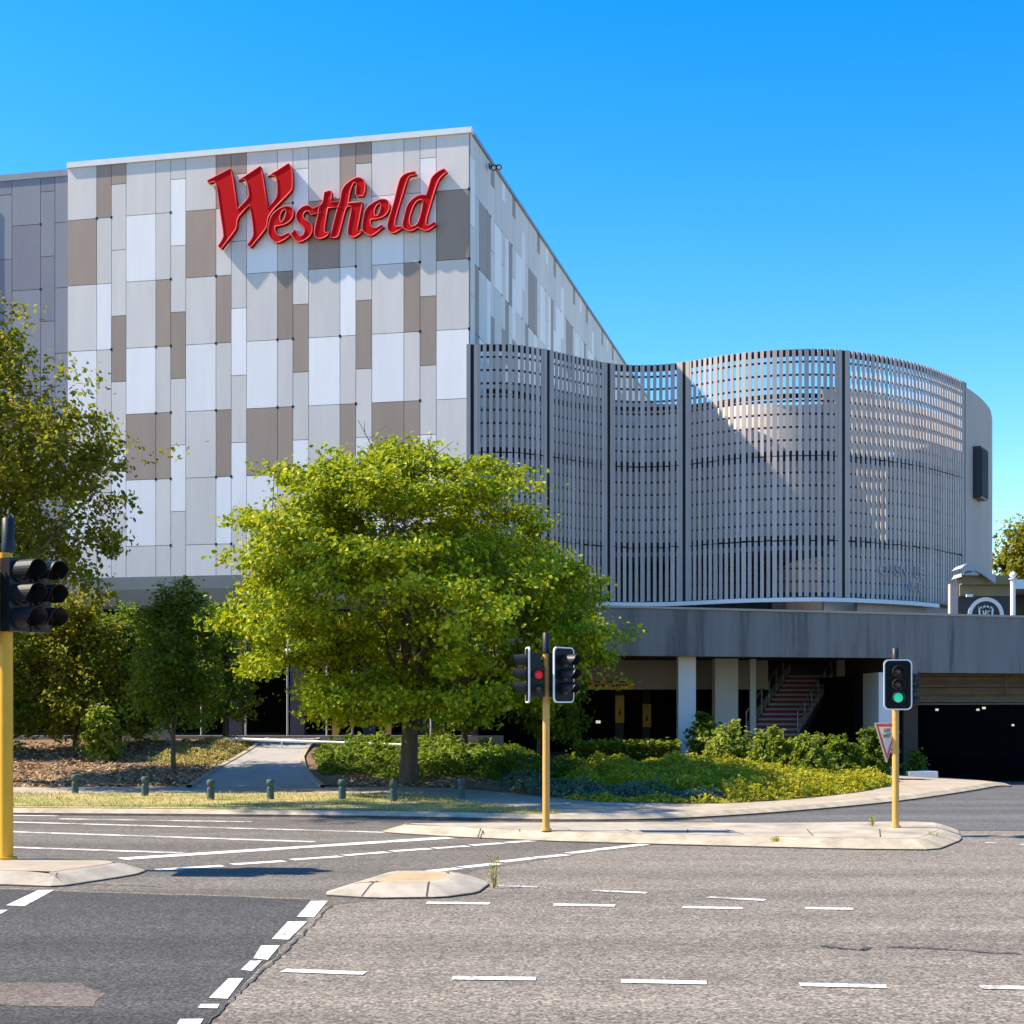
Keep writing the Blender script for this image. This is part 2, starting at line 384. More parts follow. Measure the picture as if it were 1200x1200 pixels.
mb = MB()
for a, b in [((332, 1138), (428, 1141.5)), ((530, 1147), (628, 1147.8)), ((728, 1150.5), (828, 1152.5)), ((937, 1154.5), (1039, 1157)), ((1149, 1157.5), (1252, 1159.5)), ((1370, 1161), (1480, 1163))]:
    stripe(mb, a, b, .15)
for a, b in [((500, 1058.5), (574, 1059.5)), ((649, 1060.7), (721, 1062)), ((800, 1063.7), (870, 1065)), ((944, 1064.8), (1000, 1066)), ((1230, 1069), (1300, 1070))]:
    stripe(mb, a, b, .17)
tag(mb.build('lane_dashes', M['line']), kind='structure')
mb = MB()
for a, b in [((582, 1038.5), (631, 1040)), ((694, 1044), (758, 1047)), ((830, 1052), (897, 1055.5)), ((1155, 988), (1168, 988.5)), ((1196, 990), (1212, 990.5))]:
    stripe(mb, a, b, .15)
tag(mb.build('faded_dashes', M['line_worn']), kind='structure')
mb = MB()
Z6 = lambda x, y: G(x / 3, 960 + y / 3)
for q in [[(1092, 290), (1152, 289), (1104, 347), (1044, 345)], [(1012, 362), (1081, 361), (1014, 426), (956, 423)], [(918, 447), (984, 446), (941, 497), (890, 492)], [(880, 499), (921, 499), (886, 536), (847, 532)],
          [(803, 563), (855, 562), (800, 634), (735, 631)], [(706, 653), (772, 653), (764, 668), (696, 666)], [(634, 706), (716, 705), (680, 760), (600, 756)], [(133, 252), (189, 251), (86, 308), (21, 305)], [(-30, 322), (28, 321), (4, 334), (-60, 336)]]:
    pts = [Z6(*p) for p in q]
    mb.face([(p[0], p[1], .008) for p in pts][::-1])
tag(mb.build('crossing_blocks', M['line']), kind='structure')
mb = MB()
def crack(mb, pts, w_=.05):
    P = [Vector(G(*p)) for p in pts]
    fine = []
    for a, b in zip(P[:-1], P[1:]):
        for k in range(8): fine.append(a.lerp(b, k / 8) + Vector((random.uniform(-.02, .02), random.uniform(-.025, .025))))
    fine.append(P[-1])
    for a, b in zip(fine[:-1], fine[1:]):
        d = b - a; n = Vector((-d.y, d.x)).normalized() * w_ * random.uniform(.2, .6)
        mb.face([(*(a - n), .0105), (*(b - n), .0105), (*(b + n), .0105), (*(a + n), .0105)])
crack(mb, [(1040, 1110), (1090, 1112), (1150, 1116), (1215, 1120)], .045)
crack(mb, [(960, 1109), (985, 1112), (1010, 1114), (1020, 1111)], .05)
crack(mb, [(388, 1062), (360, 1090), (330, 1120), (295, 1150), (265, 1180), (245, 1200)], .022)
crack(mb, [(0, 1036), (60, 1038), (120, 1037), (190, 1040)], .03)
tag(mb.build('road_cracks', M['crack']), kind='structure')

# ------------------------------------------------------------------ kerbs, verge, footpath, garden ground
kerb_px = [(-900, 948), (-300, 952.5), (20, 955), (300, 957), (500, 959.5), (640, 962.5), (760, 962), (840, 958.5), (920, 953), (1000, 946), (1060, 939.5), (1110, 932.5), (1150, 926), (1172, 921), (1186, 915.5)]
kerb_xy = [G(*p) for p in kerb_px]
def resample(pts, step):
    P = [Vector(p) for p in pts]; out = [P[0]]
    # Catmull-Rom then even spacing
    dense = []
    for i in range(len(P) - 1):
        p0, p1, p2, p3 = P[max(i - 1, 0)], P[i], P[i + 1], P[min(i + 2, len(P) - 1)]
        for k in range(24):
            t = k / 24
            dense.append(.5 * ((2 * p1) + (p2 - p0) * t + (2 * p0 - 5 * p1 + 4 * p2 - p3) * t * t + (3 * p1 - p0 - 3 * p2 + p3) * t ** 3))
    dense.append(P[-1]); acc = 0
    for a, b in zip(dense[:-1], dense[1:]):
        acc += (b - a).length
        if acc >= step: out.append(b); acc = 0
    if (out[-1] - dense[-1]).length > step * .3: out.append(dense[-1])
    return out
KP = resample(kerb_xy, .7)
def offs(P, d):
    out = []
    for i, p in enumerate(P):
        t = (P[min(i + 1, len(P) - 1)] - P[max(i - 1, 0)]).normalized()
        out.append(p + Vector((-t.y, t.x)) * d)
    return out
def strip(mb, P, prof, mi=0, zf=lambda x, y: 0, smooth=False):     # sweep an open profile [(offset, z)] along P
    rows = [[(q.x, q.y, z + zf(q.x, q.y)) for q in offs(P, o)] for o, z in prof]
    for a, b in zip(rows[:-1], rows[1:]):
        for i in range(len(P) - 1): mb.face([a[i], a[i + 1], b[i + 1], b[i]], mi, smooth)
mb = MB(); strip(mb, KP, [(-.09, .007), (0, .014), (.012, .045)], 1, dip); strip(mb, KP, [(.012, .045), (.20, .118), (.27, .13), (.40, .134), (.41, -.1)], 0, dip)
tag(mb.build('kerb', [M['kerb'], M['kerb_dirt_shade']]), kind='structure')
# front edge of the planting as a function of x
edge_px = [(-900, 921), (50, 922), (230, 921.5), (370, 921.5), (480, 922), (560, 925), (620, 932), (700, 939.5), (830, 942), (900, 939), (960, 934), (1010, 928), (1040, 922), (1060, 915)]
edge_xy = [G(px, py, .13) for px, py in edge_px]
EX = np.array([p[0] for p in edge_xy]); EY = np.array([p[1] for p in edge_xy])
def edge(x): return float(np.interp(x, EX, EY))
def gz(x, y):
    s = .105 - .06 * sm(-3, 2, x)
    r = max(0., min(y - edge(x) - .2, 9.5))
    return .132 + r * s
# footpath: from the kerb's back to the planting
mb = MB()
fx = np.concatenate([np.linspace(-60, -14, 12), np.arange(-13.5, 11.3, .5)])
kx = np.array([p.x for p in offs(KP, .27)]); ky = np.array([p.y for p in offs(KP, .27)])
o_ = np.argsort(kx); kx, ky = kx[o_], ky[o_]
def kerb_y(x): return float(np.interp(x, kx, ky))
for a, b in zip(fx[:-1], fx[1:]):
    y0a, y0b, y1a, y1b = kerb_y(a), kerb_y(b), max(edge(a), kerb_y(a) + .02), max(edge(b), kerb_y(b) + .02)
    mb.face([(a, y0a, .126), (b, y0b, .126), (b, y1b + .1, .126), (a, y1a + .1, .126)])
# paved corner round to the car park wall
nfoot = len(mb.v)
cor = [Vector((p.x, p.y)) for p in offs(KP, .27) if p.x > 10.2]
for a, b in zip(cor[:-1], cor[1:]):
    mb.face([(a.x, a.y, .126 + dip(a.x, a.y)), (b.x, b.y, .126 + dip(b.x, b.y)), (11.15, 46.6, .126)])
mb.face([(11.15, 46.6, .126), (cor[-1].x, cor[-1].y, .126 + dip(cor[-1].x, cor[-1].y)), (cor[-1].x + .25, 48.5, -.135), (11.15, 48.5, .126)])
mb.v = [(a, b, c + (.004 if i >= nfoot else 0)) for i, (a, b, c) in enumerate(mb.v)]
tag(mb.build('footpath', M['path']), kind='structure')
# lawn verge
mb = MB()
vx = np.concatenate([np.linspace(-60, -14, 12), np.arange(-13.5, 1.2, .4)])
def verge_far(x): return 36.4 - .4 * math.sin(x * .7) * .3 if x < -3 else lerp(36.4, kerb_y(x) + .5, sm(-3, 1.0, x))
for a, b in zip(vx[:-1], vx[1:]):
    mb.face([(a, kerb_y(a), .140), (b, kerb_y(b), .140), (b, verge_far(b), .140), (a, verge_far(a), .140)])
tag(mb.build('lawn_verge', M['lawn']), kind='structure')
# planted ground
mb = MB()
gx = np.concatenate([np.linspace(-60, -16, 14), np.arange(-15, 11.4, .5)])
for a, b in zip(gx[:-1], gx[1:]):
    T = [0, .2, .6, 1.2, 2, 3, 4.5, 6, 8, 9.7, 12, 16, 22]
    for t0, t1 in zip(T[:-1], T[1:]):
        q = [(a, edge(a) + t0), (b, edge(b) + t0), (b, edge(b) + t1), (a, edge(a) + t1)]
        mb.face([(x, y, gz(x, y) + (.03 * math.sin(x * 2.1 + y * 1.7) if t0 > 0 else 0)) for x, y in q], smooth=True)
tag(mb.build('garden_bed', M['mulch']), kind='structure')
# ramped slab path through the bed
mb = MB()
PL = [(-8.45, 39.0), (-8.5, 41), (-8.45, 43), (-8.3, 45), (-8.2, 47.5), (-8.2, 50)]; PR = [(-4.95, 39.0), (-5.5, 41), (-6.0, 43), (-6.35, 45), (-6.5, 47.5), (-6.5, 50)]
for i in range(len(PL) - 1):
    q = [PL[i], PR[i], PR[i + 1], PL[i + 1]]
    mb.face([(x, y, max(.1285, gz(x, y) + .05 * sm(39.2, 40.6, y))) for x, y in q])
for side in (PL, PR):
    for a, b in zip(side[:-1], side[1:]):
        d = (Vector(b) - Vector(a)).normalized(); n = Vector((-d.y, d.x)) * .07
        z0, z1 = gz(*a), gz(*b)
        vs = []
        for (p, z) in ((a, z0), (b, z1)):
            for s_, dz in ((-1, -.1), (-1, .075), (1, .075), (1, -.1)): vs.append((p[0] + n.x * s_, p[1] + n.y * s_, z + dz))
        mb.raw(vs, [(0, 1, 5, 4), (1, 2, 6, 5), (2, 3, 7, 6)], 1)
tag(mb.build('garden_path', [M['path_grey'], M['path']]), kind='structure')

# traffic islands
def island(name, poly, h, inset, mats):
    P = [Vector(G(*p)) for p in poly]
    a = sum(P[i].x * P[(i + 1) % len(P)].y - P[(i + 1) % len(P)].x * P[i].y for i in range(len(P)))
    if a < 0: P = P[::-1]
    n = len(P)
    def ins(d):
        out = []
        for i in range(n):
            e1 = (P[i] - P[i - 1]).normalized(); e2 = (P[(i + 1) % n] - P[i]).normalized()
            n1 = Vector((-e1.y, e1.x)); n2 = Vector((-e2.y, e2.x)); m = (n1 + n2)
            m = m / max(.35, m.length_squared) * 2 if m.length > .01 else n1
            m = m.normalized() * min(m.length, 1.6)
            out.append(P[i] + m * d)
        return out
    mb = MB()
    prof = [(0, -.05), (.0, .022), (.012, .03), (.30, h * .86), (.40, h)]
    rings = [[(q.x, q.y, z) for q in ins(d)] for d, z in prof]
    for q_, (r0, r1) in enumerate(zip(rings[:-1], rings[1:])):
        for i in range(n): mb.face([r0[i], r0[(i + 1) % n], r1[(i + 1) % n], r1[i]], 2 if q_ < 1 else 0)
    top = ins(.40); inner = ins(inset)
    if inset > .45:
        for i in range(n):
            mb.face([(*top[i], h), (*top[(i + 1) % n], h), (*inner[(i + 1) % n], h + .003), (*inner[i], h + .003)])
    else: inner = top
    for t in tessellate_polygon([[p.to_3d() for p in inner]]):
        t = [inner[i] for i in t]
        if (t[1]-t[0]).cross(t[2]-t[0]) < 0: t = t[::-1]
        mb.face([(*p, h + .003) for p in t], 1)
    return tag(mb.build(name, mats + [M['kerb_dirt_shade']]), kind='structure')
def rnd(poly, it=2):
    for _ in range(it):
        out = []
        for i in range(len(poly)):
            a, b = poly[i], poly[(i + 1) % len(poly)]
            out += [(a[0] * .87 + b[0] * .13, a[1] * .87 + b[1] * .13), (a[0] * .13 + b[0] * .87, a[1] * .13 + b[1] * .87)]
        poly = out
    return poly
def joints(pxs, z):
    mb = MB()
    for a, b in pxs:
        A_, B_ = G(*a, z), G(*b, z); A_ = Vector(A_); B_ = Vector(B_); n = Vector((-(B_ - A_).y, (B_ - A_).x)).normalized() * .018
        mb.face([(*(A_ - n), z + .008), (*(B_ - n), z + .008), (*(B_ + n), z + .008), (*(A_ + n), z + .008)][::1])
    return mb
island('traffic_island', rnd([(444, 976), (520, 981), (640, 986.5), (800, 991), (1000, 996), (1098, 997), (1128, 985), (1122, 972.5), (1060, 970), (900, 972), (700, 971), (540, 972), (470, 972.5)], 1), .15, 0.15, [M['kerb'], M['island']])
island('traffic_island', rnd([(374, 1050), (440, 1054), (520, 1053), (560, 1047.5), (574, 1037), (560, 1031), (500, 1028.5), (440, 1029)], 1), .14, .50, [M['island'], M['island_top']])
island('traffic_island', rnd([(-400, 1034), (0, 1038), (68, 1040.5), (130, 1031), (160, 1026), (172, 1021.5), (150, 1018), (60, 1015), (-100, 1012), (-400, 1008)], 1), .15, .4, [M['island'], M['path']])

JW = lambda a, b: None
mb = MB()
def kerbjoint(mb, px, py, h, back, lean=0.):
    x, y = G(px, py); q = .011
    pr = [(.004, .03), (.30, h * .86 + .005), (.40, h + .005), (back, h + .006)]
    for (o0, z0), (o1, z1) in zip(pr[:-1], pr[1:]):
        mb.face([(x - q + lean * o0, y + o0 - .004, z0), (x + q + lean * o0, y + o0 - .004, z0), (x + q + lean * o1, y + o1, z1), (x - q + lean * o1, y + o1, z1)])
def joint(mb, x, y0, y1, z):
    for i in range(4):
        a, b = lerp(y0, y1, i / 4), lerp(y0, y1, (i + 1) / 4); q = .012
        o0, o1 = random.uniform(-.01, .01), random.uniform(-.01, .01)
        mb.face([(x - q + o0, a, z), (x + q + o0, a, z), (x + q + o1, b, z), (x - q + o1, b, z)])
for px in (560, 612, 676, 745, 806, 880, 955, 1032):
    x, y = G(px, lerp(984, 996, (px - 560) / 480)); xb, yb = G(px, 970, .15)
    kerbjoint(mb, px, lerp(982.6, 996, (px - 520) / 560), .15, yb - y - .45, random.uniform(-.25, .25))
kerbjoint(mb, 424, 1053, .14, .55, .25); kerbjoint(mb, 500, 1053.2, .14, .5, 0)
tag(mb.build('paving_joints', M['kerb_dirt_shade']), kind='structure')
# ------------------------------------------------------------------ the shopping centre
CA, SA = math.cos(math.radians(12.84)), math.sin(math.radians(12.84))
CX, CY = -1.89, 66.0
U = Vector((-CA, SA, 0)); NF = Vector((-SA, -CA, 0))       # along the front to the left; out of the front
V = Vector((SA, CA, 0)); NS = Vector((CA, -SA, 0))         # along the side to the back; out of the side
C0 = Vector((CX, CY, 0))
def front_at(px, py, off=0.):
    c = C0 + NF * off; k = (px - 600) / F_
    t = (c.x - k * c.y) / (CA + SA * k); p = c + U * t
    return p.x, p.y, EYE - (py - HZ) * p.y / F_
centre = thing('shopping_centre', 'large white, grey and tan panel clad shopping centre building with flat roof', 'building', (CX, CY, 0))
ZT, ZB = 27.62, 8.25
LW = 19.55; MOD = LW / 26
ROWS_F = [27.62, 25.14, 22.05, 18.95, 15.87, 12.79, 9.70, 8.25]
ROWS_H = [27.62, 26.66, 23.58, 20.50, 17.42, 14.34, 11.26, 8.25]
# colour of every panel from the roof down: p pale, w white, t tan
PAT = [('plpwptw', ), ]
cols_front = [  # (width in modules, half-offset?, colours)
    (2, 0, 'ptpwpwp'), (1, 0, 'tpwpppp'), (1, 1, 'tpptpwp'),
    (2, 0, 'pwpwtwp'), (1, 0, 'pptptpp'), (1, 1, 'pwptpwp'),
    (2, 0, 'ptpwppp'), (1, 0, 'tptptwp'), (1, 1, 'tppwpwp'),
    (2, 0, 'pwpwtwp'), (1, 0, 'pptptpp'), (1, 1, 'pwptpwp'),
    (2, 0, 'ptpwppp'), (1, 0, 'tpwptpp'), (1, 1, 'tpptpwp'),
    (2, 0, 'pwpwtwp'), (1, 0, 'pptptpp'), (1, 1, 'pwptpwp'),
    (2, 0, 'ptpwppp')]
SLOT = {'p': 0, 'w': 1, 't': 2}
def cladding(cols, org, along, out, flip, rows0, rows1, mod, reps=1, mats=None, shifts=None):
    mb = MB(); t = 0.
    for r in range(reps):
        for wd, half, cs in cols:
            w_ = wd * mod; rows = rows1 if half else rows0
            for i in range(7):
                z1, z0 = rows[i], rows[i + 1]
                a, b = (t, t + w_)
                c = org + along * ((a + b) / 2) + out * .03 + Vector((0, 0, (z0 + z1) / 2))
                jit = random.uniform(-.001, .001)
                tilt = out * jit
                mb.obox(c + tilt, along * (w_ / 2 - .013), out * (.03), Vector((0, 0, (z1 - z0) / 2 - .013)), SLOT[cs[i]])
                if i and not half and random.random() < .55:        # fixing brackets at the panel corners
                    mb.obox(org + along * b + out * .055 + Vector((0, 0, z1)), along * .05, out * .012, Vector((0, 0, .06)), 3)
            t += w_
    return mb
mb = cladding([(a, h, c) for a, h, c in cols_front], C0 + U * LW, -U, NF, False, ROWS_F, ROWS_H, MOD)
mb.build('front_cladding', [M['pale'], M['white'], M['tan'], M['steel']], centre)
cs_side = [(1, 1, 'pwpptwp'), (1, 0, 'pptttpp'), (2, 0, 'ptpwpwp'), (1, 0, 'ptwpppp'), (1, 1, 'tpptpwp'), (2, 0, 'pwptpwp'), (1, 1, 'wpptppp'), (1, 0, 'pwtpwpp'), (1, 0, 'ptptppp'), (1, 1, 'tpwtpwp'), (2, 0, 'pwppwtp')]
mb = cladding(cs_side, C0 + V * .02, V, NS, True, ROWS_F, ROWS_H, MOD, 6)
mb.build('side_cladding', [M['pale'], M['white'], M['tan'], M['steel']], centre)
# backing walls behind the panels
def quadbox(mb, org, along, L, out, o0, o1, z0, z1, mi=0):
    mb.obox(org + along * (L / 2) + out * ((o0 + o1) / 2) + Vector((0, 0, (z0 + z1) / 2)), along * (L / 2), out * (abs(o1 - o0) / 2), Vector((0, 0, (z1 - z0) / 2)), mi)
mb = MB()
quadbox(mb, C0 - NS * .02, U, LW, NF, -.35, -.006, 8.30, 27.6); quadbox(mb, C0 + U * LW, U, 30, NF, -.6, -.17, 8.3, 27.3)
quadbox(mb, C0 - NF * .36, V, 64, NS, -.35, -.006, 5.6, 27.6)
mb.prism([tuple((C0 + V * .4 - NS * .4).xy), tuple((C0 + V * 64 - NS * .4).xy), tuple((C0 + V * 64 + U * 49).xy), tuple((C0 + V * .4 + U * 49).xy)], 27.2, 27.45, 0)
mb.build('backing_wall', M['backing'], centre)
mb = MB()
quadbox(mb, C0 - U * .14, U, LW + .14, NF, -.2, .145, 27.6, 27.86)
mb.build('roof_cap', M['cap'], centre)
mb = MB(); quadbox(mb, C0 + NF * .0 + V * .2, V, 64, NS, -.2, .13, 27.62, 27.80)
mb.build('roof_cap', M['capgrey'], centre)
# greyer set-back bay to the left, and the projecting bay beyond it
gcols = [(1, 0, 'ppppppp'), (1, 1, 'wpwpwpp'), (2, 0, 'pwpwppp'), (1, 1, 'wpwpwpp'), (2, 0, 'pppwppp')]
mb = cladding(gcols[::-1], C0 + U * (LW + 7 * MOD) - NF * .16, -U, NF, False, ROWS_F, ROWS_H, MOD)
mb.build('grey_cladding', [M['grey_panel'], M['grey_panel2'], M['grey_panel'], M['steel']], centre)
mb = MB(); quadbox(mb, C0 + U * LW, U, 12, NF, -.3, -.05, 27.32, 27.62); mb.build('roof_cap', M['capgrey'], centre)
mb = MB(); quadbox(mb, C0 + U * (LW + 4.55), U, 20, NF, -.1, .10, 6, 26.9); mb.build('grey_bay', M['grey_panel'], centre)
# sloping bulkhead under the front and the dark undercroft wall
mb = MB()
for (t0, t1) in ((0.0, LW + 26),):
    a = [C0 + U * t0, C0 + U * t1]
    prof = [(0.05, 8.27), (-.2, 7.7), (-.8, 7.0), (-1.6, 6.6), (-3.2, 6.45)]
    for (o0, z0), (o1, z1) in zip(prof[:-1], prof[1:]):
        mb.face([a[0] + NF * o0 + Vector((0, 0, z0)), a[1] + NF * o0 + Vector((0, 0, z0)), a[1] + NF * o1 + Vector((0, 0, z1)), a[0] + NF * o1 + Vector((0, 0, z1))], 0, True)
mb.build('bulkhead', M['bulk'], centre)
# flood light on the roof corner
fl = thing('floodlight', 'small black twin floodlight bracketed to the roof corner of the building', 'floodlight', tuple(C0 + V * 3.0 + NS * .05 + Vector((0, 0, 27.5))))
p = C0 + V * 3.0 + NS * .16 + Vector((0, 0, 27.2))
mb = MB(); mb.tube([p, p + NS * .36], .025, 6); mb.obox(p + NS * .03, NS * .02, V * .12, Vector((0, 0, .12))); mb.build('bracket', M['black'], fl)
for k in (0, 1):
    mb = MB(); q = p + NS * (.2 + .24 * k) + Vector((0, 0, -.05)); d = Vector((.25, -.8, -.5)).normalized()
    mb.tube([q - d * .14, q + d * .04, q + d * .14], [.07, .11, .14], 10); mb.tube([q + d * .14, q + d * .15], .09, 10, 1)
    mb.build('lamp_head', [M['black'], M['signwhite']], fl)

# ------------------------------------------------------------------ the red script sign
def chaikin(pts, it=2):
    for _ in range(it):
        out = []; n = len(pts)
        for i in range(n):
            p0, p, p1 = Vector(pts[i - 1]), Vector(pts[i]), Vector(pts[(i + 1) % n])
            a = (p - p0); b = (p1 - p)
            ang = a.angle(b) if a.length > 1e-6 and b.length > 1e-6 else 0
            if ang > math.radians(62): out.append(tuple(p))
            else: out += [tuple(p.lerp(p0, .25)), tuple(p.lerp(p1, .25))]
        pts = out
    return pts
zA = lambda x, y: (235 + x / 10, 180 + y / 10)
zB = lambda x, y: (310 + x / 10, 190 + y / 10)
zC = lambda x, y: (400 + x / 9.23, 185 + y / 9.23)
LET = [
 ('W', zA, [[(78, 318), (350, 176), (378, 260), (432, 652), (445, 642), (562, 520), (570, 480), (548, 335), (515, 298), (437, 318), (700, 148), (732, 260), (786, 640), (880, 535), (905, 470), (897, 310), (880, 265), (840, 250), (785, 268), (1035, 113), (1076, 180), (1082, 400), (1050, 455), (793, 712), (780, 850), (745, 910), (586, 1100), (548, 1072), (608, 990), (624, 930), (602, 740), (572, 602), (428, 752), (425, 860), (400, 910), (240, 1118), (206, 1086), (262, 1000), (274, 950), (240, 740), (200, 440), (188, 360), (160, 325), (95, 348)]]),
 ('e', zB, [[(275, 828), (190, 872), (148, 850), (118, 790), (128, 752), (230, 735), (300, 690), (338, 630), (340, 565), (305, 518), (230, 515), (130, 570), (75, 640), (58, 700), (38, 800), (50, 862), (110, 930), (150, 950), (240, 905), (302, 850)], [(185, 690), (180, 640), (200, 580), (235, 552), (256, 570), (247, 630), (215, 690), (195, 708)]]),
 ('s', zB, [[(357, 788), (385, 830), (420, 872), (455, 852), (476, 800), (460, 760), (400, 712), (372, 660), (370, 610), (400, 555), (470, 508), (530, 508), (568, 545), (655, 505), (655, 590), (545, 618), (528, 580), (498, 570), (465, 590), (450, 630), (462, 665), (540, 710), (566, 770), (550, 840), (510, 890), (420, 938), (370, 930), (308, 840)]]),
 ('t', zB, [[(700, 355), (755, 333), (785, 345), (786, 390), (776, 468), (895, 463), (892, 527), (742, 537), (702, 760), (704, 822), (730, 828), (765, 815), (735, 865), (660, 902), (610, 890), (583, 850), (590, 780), (632, 590), (642, 510), (680, 480), (692, 430)]]),
 ('f', zB, [[(1085, 397), (1157, 395), (1184, 310), (1176, 215), (1110, 174), (1045, 193), (950, 260), (905, 330), (888, 465), (855, 540), (768, 886), (852, 886), (877, 840), (945, 560), (986, 490), (985, 455), (1010, 310), (1048, 240), (1080, 250), (1076, 310), (1066, 360)]]),
 ('i', zB, [[(975, 478), (1143, 467), (1140, 520), (1086, 800), (1108, 815), (1152, 790), (1120, 840), (1045, 886), (990, 865), (968, 815), (1024, 545), (1010, 517), (960, 522)]]),
 ('e', zC, [[(432, 723), (370, 765), (325, 742), (310, 692), (320, 665), (420, 655), (490, 610), (521, 550), (516, 480), (480, 445), (410, 448), (300, 510), (255, 570), (240, 640), (223, 760), (235, 800), (310, 846), (360, 825), (457, 745)], [(365, 625), (355, 580), (375, 520), (415, 488), (431, 510), (421, 570), (392, 625)]]),
 ('l', zC, [[(813, 182), (797, 148), (710, 163), (650, 200), (625, 250), (560, 520), (500, 700), (498, 770), (540, 816), (590, 806), (665, 755), (642, 738), (592, 746), (575, 710), (600, 600), (690, 310), (720, 212), (748, 192)]]),
 ('d', zC, [[(1143, 152), (1112, 118), (1040, 150), (975, 210), (960, 270), (920, 402), (850, 398), (770, 440), (710, 510), (680, 640), (658, 720), (680, 772), (750, 800), (830, 752), (860, 772), (920, 792), (960, 770), (1028, 720), (1005, 693), (940, 735), (915, 720), (925, 640), (1000, 390), (1045, 250), (1090, 192)], [(735, 700), (740, 640), (770, 540), (810, 470), (860, 450), (886, 460), (876, 540), (847, 660), (820, 720), (762, 745)]]),
]
sign = thing('building_sign', 'big red script shop name sign on the pale panelled front', 'sign', front_at(380, 250, .2))
OFF0, OFF1 = .09, .32
for ch, zf, loops in LET:
    mb = MB(); loops3 = []
    for lp in loops:
        lp = chaikin(lp, 2)
        loops3.append([Vector(front_at(*zf(*p), OFF1)) for p in lp])
    # plane coordinates for filling
    tri = tessellate_polygon([[Vector((v.dot(-U), v.z, 0)) for v in L] for L in loops3])
    flat = [v for L in loops3 for v in L]
    for t in tri:
        q = [flat[i] for i in t]
        if (q[1] - q[0]).cross(q[2] - q[0]).dot(NF) < 0: q = q[::-1]
        mb.face(q, 0)
    for L in loops3:
        n = len(L)
        for i in range(n):
            a, b = L[i], L[(i + 1) % n]; d = NF * (OFF1 - OFF0)
            mb.face([a, b, b - d, a - d], 1)
    for L in loops3:
        c = L + [L[0], L[1]]
        mb.tube([p + NF * .005 for p in c], .026, 5, 2, caps=False)
    mb.build('letter', [M['red'], M['redside'], M['pink']], sign)
    
# ------------------------------------------------------------------ curved louvre screen
scr_px = [(553, 66.0), (600, 66.0), (641, 67.0), (680, 68.5), (712, 69.6), (742, 70.0), (775, 69.9), (802, 69.4), (830, 68.6), (860, 67.8), (895, 67.2), (930, 66.9), (960, 66.85), (987, 67.1), (1015, 67.7), (1040, 68.4), (1065, 69.3), (1087, 70.4), (1108, 71.9), (1129, 73.7), (1143, 75.6), (1153, 77.6), (1160, 80), (1161, 84), (1150, 88)]
SP = resample([((px - 600) * d / F_, d) for px, d in scr_px], .05)
SL = [0.]
for a, b in zip(SP[:-1], SP[1:]): SL.append(SL[-1] + (b - a).length)
def s_of_px(px):
    return next(SL[i] for i, p in enumerate(SP) if 600 + p.x / p.y * F_ >= px - .01)
def sp(s):
    i = int(np.searchsorted(SL, s)); i = min(max(i, 1), len(SP) - 1)
    t = (s - SL[i - 1]) / (SL[i] - SL[i - 1]); p = SP[i - 1].lerp(SP[i], t)
    j0, j1 = max(0, i - 4), min(len(SP) - 1, i + 4); d = (SP[j1] - SP[j0]).normalized()
    return p.to_3d(), d.to_3d(), Vector((d.y, -d.x, 0))        # point, tangent, outward (towards the street)
screen = thing('louvre_screen', 'tall curving grey vertical louvre screen wrapped round the car ramp', 'screen', (SP[0].x, SP[0].y, 0))
bays = [s_of_px(p) for p in (553, 641, 711, 801, 987, 1129)]
TIERS = [(13.50, 18.27), (9.70, 13.46), (7.14, 9.66)]
rs = random.Random(3)
for bi, (s0, s1) in enumerate(zip(bays[:-1], bays[1:])):
    for ti, (z0, z1) in enumerate(TIERS):
        mb = MB()
        n = max(3, round((s1 - s0 - .3) / .285)); pit = (s1 - s0 - .3) / n
        for k in range(n):
            s = s0 + .15 + (k + .5) * pit; p, d, o = sp(s)
            wd = .158 if (k % 5) else .20
            dz = rs.choice((0, 0, .05, -.04))
            mb.obox(p + o * .03 + Vector((0, 0, (z0 + z1) / 2 + (dz if ti else 0) / 2)), d * wd / 2, o * .022, Vector((0, 0, (z1 - z0) / 2)), 0 if rs.random() < .7 else 1)
        # rails behind the slats
        rails = [z1 - .16 if ti == 0 else z1 - .04] + [z0 + .12 + .585 * q for q in range(int((z1 - z0 - .4) / .585) + 1)]
        for q, rz_ in enumerate(rails):
            hh = .15 if (q == 0 and ti == 0) else (.16 if q == 0 else (.10 if q == 1 else .042))
            m_ = int((s1 - s0) / .25)
            for k in range(m_):
                a, da, oa = sp(s0 + (s1 - s0) * k / m_); b, db, ob = sp(s0 + (s1 - s0) * (k + 1) / m_)
                mb.raw([a - oa * .02 + Vector((0, 0, rz_ - hh)), b - ob * .02 + Vector((0, 0, rz_ - hh)), b - ob * .02 + Vector((0, 0, rz_ + hh)), a - oa * .02 + Vector((0, 0, rz_ + hh)),
                        a - oa * .10 + Vector((0, 0, rz_ - hh)), b - ob * .10 + Vector((0, 0, rz_ - hh)), b - ob * .10 + Vector((0, 0, rz_ + hh)), a - oa * .10 + Vector((0, 0, rz_ + hh))],
                       [(0, 1, 2, 3), (7, 6, 5, 4), (3, 2, 6, 7), (4, 5, 1, 0)], 2)
        mb.build('screen_panel', [M['slat'], M['slat2'], M['steel']], screen)
